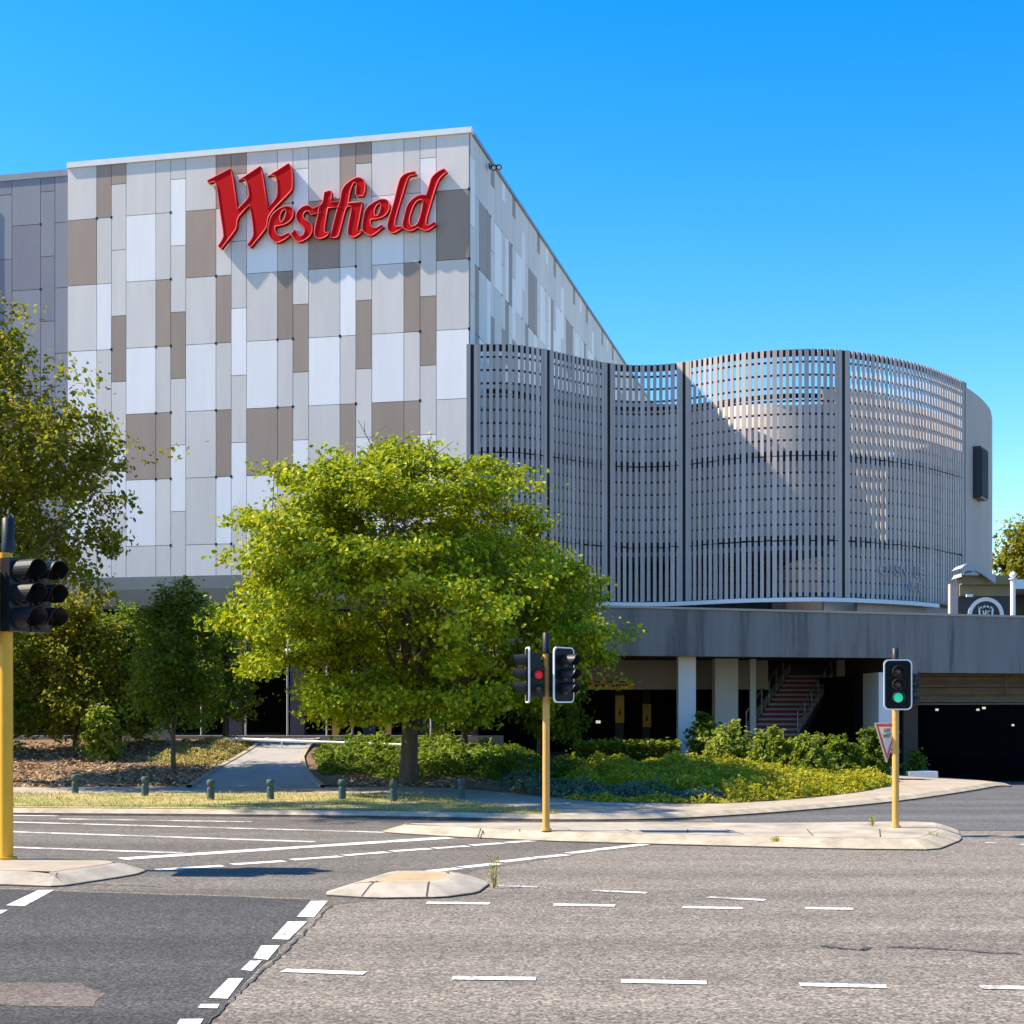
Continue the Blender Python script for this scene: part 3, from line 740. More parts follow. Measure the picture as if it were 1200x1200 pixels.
for s in bays:
    mb = MB(); p, d, o = sp(s + .02)
    mb.obox(p - o * .02 + Vector((0, 0, 12.65)), d * .07, o * .09, Vector((0, 0, 5.6)), 0)
    mb.obox(p + d * .17 + o * .05 + Vector((0, 0, 12.7)), d * .09, o * .025, Vector((0, 0, 5.57)), 1)
    mb.obox(p - d * .17 + o * .05 + Vector((0, 0, 12.7)), d * .09, o * .025, Vector((0, 0, 5.57)), 1)
    mb.build('post', [M['steel'], M['slat']], screen)
def sweep_s(mb, s0, s1, off, z0, z1, thick, mi=0, step=.4, zt0=None):
    n = int((s1 - s0) / step) + 1
    for k in range(n):
        A_, B_ = s0 + (s1 - s0) * k / n, s0 + (s1 - s0) * (k + 1) / n
        a, _, oa = sp(A_); b, _, ob = sp(B_)
        f0, f1, k0, k1 = a + oa * off, b + ob * off, a + oa * (off - thick), b + ob * (off - thick)
        za = z1(A_) if callable(z1) else z1; zb = z1(B_) if callable(z1) else z1
        lo = z0
        mb.raw([f0 + Vector((0, 0, lo)), f1 + Vector((0, 0, lo)), f1 + Vector((0, 0, zb)), f0 + Vector((0, 0, za)), k0 + Vector((0, 0, lo)), k1 + Vector((0, 0, lo)), k1 + Vector((0, 0, zb)), k0 + Vector((0, 0, za))],
               [(0, 1, 2, 3), (7, 6, 5, 4), (3, 2, 6, 7), (4, 5, 1, 0)], mi)
mb = MB(); sweep_s(mb, s_of_px(600), s_of_px(1095), .22, 6.92, 7.10, .3); mb.build('base_band', M['band'], screen)
E1 = s_of_px(1129)
wt = lambda s: 16.6 - 1.6 * sm(s_of_px(800), s_of_px(1000), s) * 0 + .5 * math.sin(s * .28)
mb = MB(); sweep_s(mb, .3, s_of_px(985), -1.7, 9.4, wt, .2); sweep_s(mb, s_of_px(985), SL[-1] - 1., -1.5, 5.6, 16.9, .2); mb.build('ramp_wall', M['inner'], screen)
mb = MB(); sweep_s(mb, .3, s_of_px(985), -1.62, 16.45, 16.62, .3)
for k in range(60):
    pass
mb.build('coping', M['steel'], screen)
mb = MB(); sweep_s(mb, E1 + .02, SL[-1] - .1, .05, 6.6, 18.05, .25); mb.build('end_wall', M['render'], screen)
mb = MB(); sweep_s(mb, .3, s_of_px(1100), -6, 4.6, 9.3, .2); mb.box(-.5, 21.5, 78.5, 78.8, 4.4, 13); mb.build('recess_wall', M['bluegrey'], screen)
mb = MB(); sweep_s(mb, s_of_px(1010), E1 + 1.0, -.35, 4.6, 7.0, .2); mb.build('base_wall', M['render'], screen)
# ramp decks seen through the louvres
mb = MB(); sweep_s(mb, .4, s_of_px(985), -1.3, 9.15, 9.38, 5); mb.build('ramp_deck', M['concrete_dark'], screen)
# dark vent box and lettering on the screen
vb = thing('vent_box', 'dark louvred vent box high on the rounded grey end wall', 'vent', (sp(s_of_px(1141))[0].x, sp(s_of_px(1141))[0].y, 12.8))
p, d, o = sp(s_of_px(1143)); mb = MB()
mb.obox(p + o * .25 + Vector((0, 0, 14.0)), d * .75, o * .2, Vector((0, 0, 1.3)))
for k in range(9): mb.obox(p + o * .47 + d * (-.64 + .16 * k) + Vector((0, 0, 14.0)), d * .02, o * .03, Vector((0, 0, 1.2)))
mb.build('casing', M['navy'], vb)
mb = MB(); p, d, o = sp(s_of_px(1159.5)); mb.obox((26.05, 82.5, 9.6), (.28, 0, 0), (0, .25, 0), (0, 0, 3.3))
tag(mb.build('duct', M['navy']), 'tall dark navy duct standing behind the rounded end wall', 'duct')

DG = bpy.context.evaluated_depsgraph_get
def text_mesh(name, body, size, mat, fn, parent, depth=.05, spacing=1.0):
    cu = bpy.data.curves.new('t', 'FONT'); cu.body = body; cu.size = size; cu.extrude = depth / 2; cu.align_x = 'CENTER'; cu.space_character = spacing
    o = bpy.data.objects.new('t', cu); COL.objects.link(o); bpy.context.view_layer.update()
    me = bpy.data.meshes.new_from_object(o.evaluated_get(DG())); bpy.data.objects.remove(o)
    for v in me.vertices: v.co = fn(v.co.x, v.co.y, v.co.z)
    me.materials.clear(); me.materials.append(mat); me.name = name
    r = bpy.data.objects.new(name, me); COL.objects.link(r)
    if parent: attach(r, parent)
    return r
ls = thing('screen_lettering', 'small white raised lettering in two lines low on the louvre screen', 'sign', tuple(sp(s_of_px(1058))[0] + Vector((0, 0, 8))))
def onscr(s_mid, zb):
    def f(x, y, z):
        p, d, o = sp(s_mid + x); q = p + d * 0 + o * (.12 + z) + Vector((0, 0, zb + y)); return q
    return f
for row, size, pxm, zb, st_ in (('O/SN LE', .70, 1056, 8.25, .46), ('NGE', .60, 1068, 7.6, .44)):
    for k, ch in enumerate(row):
        if ch != ' ': text_mesh('letter', ch, size, M['canopy'], onscr(s_of_px(pxm) + (k - (len(row) - 1) / 2) * st_, zb), ls, .05)

# ------------------------------------------------------------------ car park podium
park = thing('car_park', 'low grey concrete car park deck with a long stained parapet over dark bays', 'car park', (8, 47, 0))
DF = lambda px: lerp(46.4, 48.6, (px - 690) / 510)
def fpt(px): d = DF(px); return Vector(((px - 600) * d / F_, d, 0))
def zat(px, py, d): return EYE - (py - HZ) * d / F_
mb = MB()
fa, fb, fc = fpt(470), fpt(1047), fpt(1330)
def wallseg(mb, a, b, zta, ztb, zba, zbb, th, mi=0):
    n = (b - a).normalized(); o = Vector((-n.y, n.x, 0)) * th
    vs = [a + Vector((0, 0, zba)), b + Vector((0, 0, zbb)), b + Vector((0, 0, ztb)), a + Vector((0, 0, zta))]
    vs += [v + o for v in vs]
    mb.raw(vs, [(0, 1, 2, 3), (5, 4, 7, 6), (3, 2, 6, 7), (1, 0, 4, 5), (0, 3, 7, 4), (1, 5, 6, 2)], mi)
def ztop(px): return zat(px, lerp(711.5, 724, (px - 690) / 510), DF(px))
wallseg(mb, fa, fb, ztop(470), ztop(1047), zat(470, 766, DF(470)), zat(1047, 771, DF(1047)), .35)
wallseg(mb, fb, fc, ztop(1047), ztop(1330), zat(1047, 788, DF(1047)), zat(1330, 790, DF(1330)), .35)
mb.build('parapet', M['fascia'], park)
mb = MB(); wallseg(mb, fa + Vector((0, -.06, 0)), fb + Vector((0, -.06, 0)), ztop(470) + .07, ztop(1047) + .07, ztop(470) + .004, ztop(1047) + .004, .5)
wallseg(mb, fb + Vector((0, -.06, 0)), fc + Vector((0, -.06, 0)), ztop(1047) + .07, ztop(1330) + .07, ztop(1047) + .004, ztop(1330) + .004, .5)
mb.build('coping', M['concrete'], park)
mb = MB()
mb.prism([(fa.x, fa.y + .36), (fb.x, fb.y + .36), (fb.x, 74), (fa.x - 2, 74)], 3.92, 4.45)
mb.prism([(fb.x + .003, fb.y + .36), (fc.x, fc.y + .36), (fc.x, 74), (fb.x + .003, 74)], 3.36, 4.40)
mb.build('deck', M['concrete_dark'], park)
mb = MB()
mb.box(-40, 44, 72, 72.3, -.4, 4.9); mb.box(40, 40.3, 50, 71.9, -.4, 4.3); mb.box(-40, fa.x - .2, 57.5, 71.9, 5.6, 6.0)
mb.box(11.6, 11.9, 50.5, 71.5, -.3, 3.3)
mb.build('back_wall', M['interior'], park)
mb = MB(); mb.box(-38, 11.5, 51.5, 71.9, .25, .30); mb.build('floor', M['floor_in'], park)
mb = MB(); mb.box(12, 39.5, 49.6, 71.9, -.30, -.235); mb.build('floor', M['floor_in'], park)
# beam faces below the deck
bx0 = AT(470, 800, 54)[0]; bx1 = AT(900, 800, 54)[0]
mb = MB(); mb.box(bx0, bx1, 54, 54.3, zat(0, 808, 54), 3.915); mb.build('beam', M['concrete'], park)
bb0 = AT(1066, 800, 50)[0]
mb = MB(); zb_ = zat(0, 823, 50); mb.box(bb0, 38, 50, 50.4, zb_, 3.35)
for zz in (.22, .42, .6, .78): mb.box(bb0, 38, 49.95 - .03, 49.997, zb_ + zz, zb_ + zz + .05)
mb.build('beam', M['beam'], park)
mb = MB()
for k, zz in enumerate((.55, .3, -.06)): mb.tube([(bb0 + .05, 49.75 - .05 * k, zb_ + zz), (30, 49.75 - .05 * k, zb_ + zz + .05)], .035, 6)
xx = AT(1177, 0, 49.8)[0]; mb.tube([(xx, 49.62, 3.3), (xx, 49.62, zb_ + .2)], .03, 6)
mb.build('pipe', M['beam'], park)
def column(px0, px1, y_top, y_bot, d, mat, depth=.6):
    x0, x1 = (px0 - 600) * d / F_, (px1 - 600) * d / F_
    mb = MB(); mb.box(x0, x1, d, d + depth, zat(0, y_bot, d) - .6, min(3.915, zat(0, y_top, d))); return mb.build('column', mat, park)
column(795, 815.5, 766, 885, 47.6, M['concrete_white'], .55)
column(838, 865, 766, 860, 52, M['concrete_white'], .8)
column(879, 886, 766, 870, 52.4, M['concrete_white'], .2)
for p0 in (982, 1005): column(p0, p0 + 8, 766, 872, 53.5, M['concrete'], .3)
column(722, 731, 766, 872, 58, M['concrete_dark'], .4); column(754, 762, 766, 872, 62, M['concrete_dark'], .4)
# grey end wall between the stairs and the car entry, low planter wall
mb = MB(); x0 = AT(1040, 0, 47.2)[0]; x1 = AT(1062, 0, 47.2)[0]; mb.box(x0, x1, fb.y + .38, 50.5, -.2, 3.355); mb.build('column', M['concrete_white'], park)
mb = MB(); x2 = AT(1096, 0, 47.2)[0]; mb.box(x1 + .01, x2, 46.9, 47.3, -.3, zat(0, 904, 47)); mb.box(x2 - .3, x2, 47.31, 49.5, -.3, zat(0, 904, 47)); mb.build('planter_wall', M['concrete_white'], park)
mb = MB(); mb.box(AT(1063, 0, 50)[0], AT(1080, 0, 50)[0], 50.45, 51.2, -.3, 3.35); mb.build('column', M['concrete_dark'], park)
# lamps in the dark bays
lamp_px = [(1153, 830, 52), (1146, 832, 58), (1187, 850, 66), (1098, 832, 56)]
lb = None
labs = ['bright small lamp hanging just under the brown beam at the car entry', 'faint lamp left of the brightest lamp under the brown beam', 'round lamp lit deep inside the dark car entry on the right', 'faint lamp at the left end of the brown entry beam']
for (px, py, d), la in zip(lamp_px, labs):
    x, y, z = AT(px, py, d); mb = MB(); mb.box(x - .045, x + .045, y - .05, y + .05, z - .03, z + .05); mb.tube([(x, y, z + .05), (x, y, 3.34)], .012, 5, 1)
    tag(mb.build('ceiling_lamp', [M['lamp_on'], M['steel']]), la, 'lamp', 'lamps inside the car park')
x, y, z = AT(701, 846, 66); mb = MB(); mb.box(x - .1, x + .1, y - .05, y + .05, z - .06, z + .06); mb.tube([(x, y, z + .06), (x, y, 3.9)], .012, 5, 1)
tag(mb.build('ceiling_lamp', [M['lamp_on'], M['steel']]), 'single white lamp in the black bay beside the maple', 'lamp', 'lamps inside the car park')
# clearance bar and direction boards
x0, _, z0 = AT(688, 808, 53.6); x1, _, z1 = AT(742, 798, 53.6)
cb = thing('clearance_bar', 'yellow height clearance bar hung across the dark car park bay', 'sign', ((x0 + x1) / 2, 53.6, z0))
mb = MB(); mb.box(x0, x1, 53.55, 53.65, z0, z1); mb.build('board', M['signyellow'], cb)
mb = MB()
for k in range(3): mb.box(x0 + .25 + .46 * k, x0 + .47 + .46 * k, 53.53, 53.547, z1 - .06, z1 - .01)
xx = x0 + .28
for k in range(9):
    w_ = random.choice((.05, .07, .09)); mb.box(xx, xx + w_, 53.53, 53.547, z0 + .1, z0 + .19); xx += w_ + (.05 if k != 3 else .14)
mb.build('lettering', M['ink'], cb)
for px0, px1, py0, py1, d, la in ((721, 731.5, 815, 847, 57.9, 'worn yellow panel with a down arrow, on the left of two dark columns'), (753, 763, 825, 852, 61.9, 'dull yellow panel on the dark column nearer the white pillar')):
    x0, _, z1 = AT(px0, py0, d); x1, _, z0 = AT(px1, py1, d)
    t = thing('column_panel', la, 'sign', ((x0 + x1) / 2, d, z0), 0, 'yellow panels on dark columns')
    mb = MB(); mb.box(x0, x1, d - .03, d - .004, z0, z1); mb.build('board', M['signyellow'], t)
    mb = MB(); c = (x0 + x1) / 2; m_ = lerp(z0, z1, .38)
    mb.face([(c - .07, d - .033, m_), (c, d - .033, m_ - .14), (c + .07, d - .033, m_)]); mb.box(c - .025, c + .025, d - .036, d - .031, m_, m_ + .12); mb.build('arrow', M['ink'], t)

# lower level behind the trees: white parapet lines, posts, long low wall
lower = thing('lower_gallery', 'dark undercroft with a long beige kerb wall and slim white posts behind the trees', 'building', (-12, 51, 0))
mb = MB(); zl = zat(0, 862, 50.5); mb.box(-40, AT(590, 0, 50.5)[0], 50.5, 50.75, zl - .35, zl); mb.build('kerb_wall', M['concrete'], lower)
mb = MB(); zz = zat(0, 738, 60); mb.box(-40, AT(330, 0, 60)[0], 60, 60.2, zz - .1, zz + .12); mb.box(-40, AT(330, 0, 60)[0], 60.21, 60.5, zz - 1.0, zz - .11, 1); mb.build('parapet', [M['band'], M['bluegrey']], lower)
for px in (236, 288, 337, 383, 413, 447, 505, 520):
    x = AT(px, 0, 51)[0]; mb = MB(); mb.tube([(x, 51, zl - .3), (x, 51, 4.6)], .035, 6); mb.build('post', M['tread'], lower)
for px, a in ((393, 5), (455, 5)):
    x = AT(px, 0, 50.9)[0]; mb = MB(); mb.box(x - .1, x + .1, 50.8, 51.0, zl - .3, zat(0, 828, 50.9) + .25); mb.build('post', M['timber'], lower)
for px0, px1, d in ((268, 284, 54), (340, 356, 54), (425, 440, 56), (548, 560, 52), (490, 520, 60)):
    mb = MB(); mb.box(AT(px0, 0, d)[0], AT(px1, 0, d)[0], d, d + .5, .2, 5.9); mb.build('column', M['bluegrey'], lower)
mb = MB(); mb.box(-40, fa.x - .3, 55, 71.9, 5.0, 5.35); mb.build('slab', M['concrete_dark'], lower)
hr = MB(); a = AT(262, 865.5, 47.5); b = AT(472, 873, 46.2)
hr.tube([a, b], .05, 6)
for t in (.02, .33, .66, .98):
    p = Vector(a).lerp(Vector(b), t); hr.tube([p, (p.x, p.y, p.z - .5)], .03, 6)
tag(hr.build('handrail', M['band']), 'low white handrail beside the top of the garden path', 'handrail')
mb = MB(); xL = AT(250, 0, 49)[0]
# white van-like low wall piece glimpsed left of the small tree
mb.box(AT(150, 0, 49.5)[0], AT(200, 0, 49.5)[0], 49.5, 49.8, .8, zat(0, 846, 49.5))
tag(mb.build('low_wall', M['concrete_white']), 'short pale low wall glimpsed behind the small round shrub', 'wall')

# staircase with red risers
st = thing('staircase', 'outdoor staircase with red risers and grey handrails under the deck', 'stairs', AT(905, 868, 52))
NST = 13; A0 = Vector(AT(876, 866, 52.2)); A1 = Vector(AT(927, 792, 57.0)); stepw = 1.72
dirx = Vector((A1.x - A0.x, A1.y - A0.y, 0)) / NST; rise = (A1.z - A0.z) / NST
mb = MB()
for k in range(NST):
    b0 = A0 + dirx * k; z = A0.z + rise * k
    c = b0 + Vector((stepw / 2, dirx.y * .5, 0)); c.z = z + rise - .025
    mb.obox(c, (stepw / 2, 0, 0), (0, dirx.y * .52, 0), (0, 0, .035), 0)
    mb.box(b0.x + .01, b0.x + stepw - .01, b0.y + .03, b0.y + .06, z, z + rise - .052, 1)
mb.build('flight', [M['tread'], M['riser']], st)
for sx in (-.04, stepw + .04):
    mb = MB(); a = A0 + Vector((sx, 0, 0)); b = A0 + dirx * NST + Vector((sx, 0, rise * NST))
    d = (b - a); n = Vector((0, 0, 1)); mb.obox((a + b) / 2, d / 2, Vector((.03, 0, 0)), n * .14); mb.build('stringer', M['bluegrey'], st)
    mb = MB()
    for h in (.95, .5): mb.tube([a + n * h, b + n * h], .028, 6)
    for k in range(7):
        p = a.lerp(b, k / 6); mb.tube([p, p + n * .95], .022, 6)
    for k in range(40):
        p = a.lerp(b, (k + .5) / 40); mb.tube([p + n * .1, p + n * .5], .008, 4)
    mb.build('handrail', M['rail'], st)
mb = MB(); a = A0 + dirx * NST; mb.box(a.x - .3, a.x + 2.6, a.y + .05, a.y + 1.8, a.z - .1, a.z - .001); mb.box(a.x - 1.2, a.x + 2.6, a.y + 1.9, a.y + 2.0, a.z - 2, 3.9); mb.build('landing', M['bluegrey'], st)

# ------------------------------------------------------------------ forecourt on the right above the parapet
D2 = 58.
hz = MB(); x0 = AT(1124, 0, D2)[0]; x1 = AT(1187, 0, D2)[0]
kiosk = thing('kiosk', 'small olive and navy shop front beside the louvre screen with a round crest', 'kiosk', ((x0 + x1) / 2, D2, 4.6))
mb = MB(); mb.box(x0, x1, D2, D2 + .3, 4.4, zat(0, 699, D2)); mb.build('hoarding', M['navy'], kiosk)
mb = MB(); mb.box(AT(1114, 0, D2)[0], x0 - .02, D2 + .05, D2 + .35, 4.4, zat(0, 684, D2)); mb.build('side_wall', M['render'], kiosk)
mb = MB(); mb.box(x0, x1, D2 - .1, D2 + .35, zat(0, 698.8, D2), zat(0, 686, D2), 0); mb.box(x0, x1, D2 - .35, D2 + .35, zat(0, 685.8, D2), zat(0, 675, D2), 0); mb.build('fascia', M['fascia_tan'], kiosk)
cx, _, cz = AT(1155, 721, D2)
mb = MB()
def ring(mb, cx, cz, y, r0, r1, a0=0, a1=360, n=36):
    for k in range(n):
        t0 = math.radians(lerp(a0, a1, k / n)); t1 = math.radians(lerp(a0, a1, (k + 1) / n))
        q = [(cx + r * math.cos(t), y, cz + r * math.sin(t)) for r, t in ((r0, t0), (r1, t0), (r1, t1), (r0, t1))]
        mb.raw(q + [(a, b + .04, c) for a, b, c in q], [(3, 2, 1, 0), (1, 2, 6, 5), (3, 0, 4, 7)])
s_ = D2 / F_
ring(mb, cx, cz, D2 - .05, 16.5 * s_, 21 * s_)
def pathbar(mb, pts, w_, y):
    for a, b in zip(pts[:-1], pts[1:]):
        a = Vector((a[0], a[1])); b = Vector((b[0], b[1])); d = (b - a); n = Vector((-d.y, d.x)).normalized() * w_ / 2; e = d.normalized() * w_ * .4
        q = [a - n - e, b - n + e, b + n + e, a + n - e]
        mb.raw([(p.x, y, p.y) for p in q] + [(p.x, y + .04, p.y) for p in q], [(0, 1, 2, 3), (1, 0, 4, 5), (2, 1, 5, 6), (3, 2, 6, 7), (0, 3, 7, 4)])
P_ = lambda x, y: (cx + x * s_, cz - y * s_)
pathbar(mb, [P_(-8, -9), P_(-4, -9), P_(0, -11), P_(4, -9), P_(8, -9), P_(7.2, 1), P_(4, 6), P_(0, 9), P_(-4, 6), P_(-7.2, 1), P_(-8, -9)], 1.9 * s_, D2 - .052)
pathbar(mb, [P_(-3.5, -5), P_(-1.8, 2), P_(0, -5.5)], 1.3 * s_, D2 - .054)
pathbar(mb, [P_(4, -5), P_(1.4, -4), P_(1.4, -1.5), P_(3.8, -.5), P_(3.6, 2.5), P_(1, 3)], 1.3 * s_, D2 - .056)
mb.build('crest', M['band'], kiosk)
mb = MB(); mb.obox(AT(1136, 698, D2 - .3), (.12, 0, 0), (0, .06, 0), (0, 0, .05)); mb.build('lamp', M['band'], kiosk)
# white curved canopy
mb = MB(); prof = []
for k in range(17):
    t = k / 16; px = lerp(1124, 1164, t); py = 671 - 13.5 * math.sin(math.pi * min(1, (t * .95 + .05)) ** .75) * (1 - .25 * t) + 5 * t
    prof.append(px)
    x, y, z = AT(px, py, D2 - .6)
    prof[-1] = (x, z)
for (a, b) in zip(prof[:-1], prof[1:]):
    th = .33
    mb.raw([(a[0], D2 - .9, a[1] - th), (b[0], D2 - .9, b[1] - th * .8), (b[0], D2 - .9, b[1]), (a[0], D2 - .9, a[1]), (a[0], D2 + .4, a[1] - th), (b[0], D2 + .4, b[1] - th * .8), (b[0], D2 + .4, b[1]), (a[0], D2 + .4, a[1])], [(0, 1, 2, 3), (3, 2, 6, 7), (4, 5, 1, 0)])
mb.build('canopy', M['canopy'], kiosk)
lp = thing('bollard_light', 'slim white post with a ball top beside the round crest', 'post', AT(1187, 722, D2 - 1))
mb = MB(); x, y, _ = AT(1187, 0, D2 - 1); mb.tube([(x, y, 4.4), (x, y, zat(0, 678, y)), ], .1, 10); mb.tube([(x, y, zat(0, 679, y)), (x, y, zat(0, 678, y))], [.16, .16], 10); mb.build('post', M['band'], lp)
mb = MB(); zc = zat(0, 674, y); mb.tube([(x, y, zc - .13), (x, y, zc - .09), (x, y, zc), (x, y, zc + .09), (x, y, zc + .13)], [.03, .1, .14, .1, .03], 10); mb.build('ball', M['band'], lp)
sh = thing('shelter', 'pale flat roofed shelter at the far right edge above the parapet', 'shelter', AT(1215, 700, 64))
mb = MB(); x0, _, z0 = AT(1189, 690, 64); mb.box(x0, x0 + 6, 64, 68, z0, zat(0, 679, 64)); mb.build('roof', M['band'], sh)
mb = MB(); mb.box(x0 + .1, x0 + 6, 67.5, 67.7, 4.4, z0 - .004); mb.build('wall', M['concrete_dark'], sh)
# deck surface that these stand on is the car park deck

exec_marker2 = None
# ------------------------------------------------------------------ traffic signals
def lantern(mb, c, f, r, vis, lens_mi, lens_mb=None):
    # one visored aspect: c centre on the face, f facing direction (horizontal)
    f = Vector(f).normalized(); side = Vector((0, 0, 1)).cross(f)
    n = 18; N0, N1 = 0, n
    ang = [math.radians(lerp(-35, 215, k / n)) for k in range(n + 1)]     # open at the bottom
    def P(a, t, rr): return c + side * (rr * math.cos(a)) + Vector((0, 0, rr * math.sin(a))) + f * t
    for k in range(n):
        a, b = ang[k], ang[k + 1]
        cut = lambda t: vis * (1 - .45 * max(0, -math.sin(t) + .2))
        for rr, fl_ in ((r, False), (r - .008, True)):
            q = [P(a, 0, rr), P(b, 0, rr), P(b, cut(b), rr), P(a, cut(a), rr)]
            mb.face(q[::-1] if not fl_ else q, 1, True)
        mb.face([P(a, cut(a), r), P(b, cut(b), r), P(b, cut(b), r - .008), P(a, cut(a), r - .008)], 1)
def disc(c, f, r, bulge=.02, n=16):
    mb = MB(); f = Vector(f).normalized(); side = Vector((0, 0, 1)).cross(f)
    rings = []
    for rr, h in ((r, 0), (r * .7, bulge * .6), (r * .3, bulge)):
        rings.append([c + side * rr * math.cos(2 * math.pi * k / n) + Vector((0, 0, rr * math.sin(2 * math.pi * k / n))) + f * h for k in range(n)])
    for a, b in zip(rings[:-1], rings[1:]):
        for k in range(n): mb.face([a[k], a[(k + 1) % n], b[(k + 1) % n], b[k]], 0, True)
    mb.face(rings[-1], 0, True)
    return mb
def rrect(w_, h, r, n=5):
    out = []
    for cx_, cz_, a0 in ((w_ / 2 - r, h / 2 - r, 0), (-w_ / 2 + r, h / 2 - r, 90), (-w_ / 2 + r, -h / 2 + r, 180), (w_ / 2 - r, -h / 2 + r, 270)):
        for k in range(n + 1):
            a = math.radians(a0 + 90 * k / n); out.append((cx_ + r * math.cos(a), cz_ + r * math.sin(a)))
    return out
def head(root, c, az, board=(.50, .95), lens_r=.085, pitch=.235, vis=.2, aspects=('lens', 'lens', 'lens'), dz0=None, border=True, boardoff=.0):
    """a signal head: board with white border, body behind it, lenses and visors; az = facing azimuth (radians, 0 = +x)"""
    f = Vector((math.cos(az), math.sin(az), 0)); side = Vector((0, 0, 1)).cross(f); c = Vector(c)
    def pl(x, z, t): return c + side * x + Vector((0, 0, z)) + f * t
    w_, h = board
    if border:
        outer = rrect(w_, h, .09); inner = rrect(w_ - .045, h - .045, .075)
        mb = MB(); n = len(outer)
        mb.face([pl(x, z, 0) for x, z in inner][::1], 0)
        for k in range(n):
            a, b = k, (k + 1) % n
            mb.face([pl(*outer[a], .002), pl(*outer[b], .002), pl(*inner[b], .002), pl(*inner[a], .002)], 1)
            mb.face([pl(*outer[b], .002), pl(*outer[a], .002), pl(*outer[a], -.025), pl(*outer[b], -.025)], 1)
        mb.face([pl(x, z, -.025) for x, z in outer][::-1], 0)
        o = mb.build('target_board', [M['black'], M['boardwhite']], root)
    mb = MB(); hb = pitch * len(aspects) + .04
    mb.obox(c - f * .13, side * (lens_r + .04), f * .10, Vector((0, 0, hb / 2)))
    for k in range(len(aspects)):
        z = (len(aspects) - 1) / 2 * pitch - k * pitch
        mb.tube([pl(0, z, -.03), pl(0, z, .03)], lens_r + .02, 16)
    hs_ = mb.build('housing', M['blackgrey'], root)
    for k, a in enumerate(aspects):
        z = (len(aspects) - 1) / 2 * pitch - k * pitch
        mb = MB(); lantern(mb, pl(0, z, .03), f, lens_r + .028, vis, 0)
        mb.build('visor', [M['blackgrey'], M['blackgrey']], hs_)
    for k, a in enumerate(aspects):
        z = (len(aspects) - 1) / 2 * pitch - k * pitch
        disc(pl(0, z, .032), f, lens_r).build('lens', M[a], hs_)
def pole(root, x, y, z0, z1, r0, r1, mat, n=12):
    mb = MB(); mb.tube([(x, y, z0), (x, y, z1)], [r0, r1], n); mb.tube([(x, y, z0), (x, y, z0 + .04)], r0 * 1.5, n); mb.build('pole', mat, root)
def finial(root, x, y, z, r, h):
    mb = MB(); mb.tube([(x, y, z), (x, y, z + h * .25), (x, y, z + h * .3), (x, y, z + h), (x, y, z + h * 1.03)], [r * 1.1, r * 1.1, r, r, r * .7], 12); mb.build('cap', M['blackgrey'], root)

def strut(root, a, b):
    mb = MB(); mb.tube([a, b], .03, 6); mb.build('bracket', M['black'], root)
# left yellow pole
D = 20.75; x = (7 - 600) * D / F_
tl = thing('traffic_light', 'bright yellow pole with large twin visored signal heads at the left edge', 'traffic light', (x, D, .15), 0, 'traffic signals on the islands')
pole(tl, x, D, .15, zat(0, 648, D), .10, .095, M['yellow'])
finial(tl, x + .03, D, zat(0, 648, D), .085, (648 - 608) * D / F_)
az = math.radians(-33); f = Vector((math.cos(az), math.sin(az), 0)); sd = Vector((0, 0, 1)).cross(f)
for k in range(2):
    c0 = Vector((x + .23, D - .10, zat(0, 697, D - .1))) + sd * (.37 * k) + f * .02
    head(tl, c0, az, lens_r=.13, pitch=.325, vis=.34, border=False)
mb = MB(); c0 = Vector((x + .14, D + .05, zat(0, 697, D)))
for k in range(3): mb.obox(c0 + Vector((0, 0, -.325 + .325 * k)), sd * .1, f * .07, Vector((0, 0, .145)))
mb.build('terminal_box', M['blackgrey'], tl)
head(tl, (x - .5, D + .15, zat(0, 690, D)), math.radians(-95), (.62, 1.3), .13, .325, .3)
head(tl, (x - .35, D - .35, zat(0, 697, D)), math.radians(180), (.62, 1.3), .13, .325, .3)
for zz in (662, 733):
    z = zat(0, zz, D); mb = MB(); mb.tube([(x - .5, D + .1, z), (x, D, z), (x + .2, D - .02, z)], .025, 6); mb.tube([(x, D, z - .04), (x, D, z + .04)], .115, 12); mb.build('bracket', M['timber'], tl)
# middle pole
D = 25.45; x = (640 - 600) * D / F_
tm = thing('traffic_light', 'faded yellow pole with a lit red signal in front of the maple', 'traffic light', (x, D, .15), 0, 'traffic signals on the islands')
pole(tm, x, D, .15, zat(0, 765, D), .062, .058, M['yellow_faded'])
finial(tm, x, D, zat(0, 766, D), .06, 24 * D / F_)
head(tm, ((617.5 - 600) * D / F_, D - .05, zat(0, 791, D)), math.radians(186), (.5, .95), .085, .235, .2)
head(tm, ((661 - 600) * D / F_, D - .05, zat(0, 791, D)), math.radians(-38), (.58, .95), .085, .235, .26)
head(tm, ((631 - 600) * D / F_, D - .16, zat(0, 799, D)), math.radians(-84), lens_r=.07, pitch=.235, vis=.07, aspects=('red_on', 'lens'), border=False)
for zz in (775, 808): strut(tm, ((617 - 600) * D / F_, D, zat(0, zz, D)), ((657 - 600) * D / F_, D, zat(0, zz, D)))
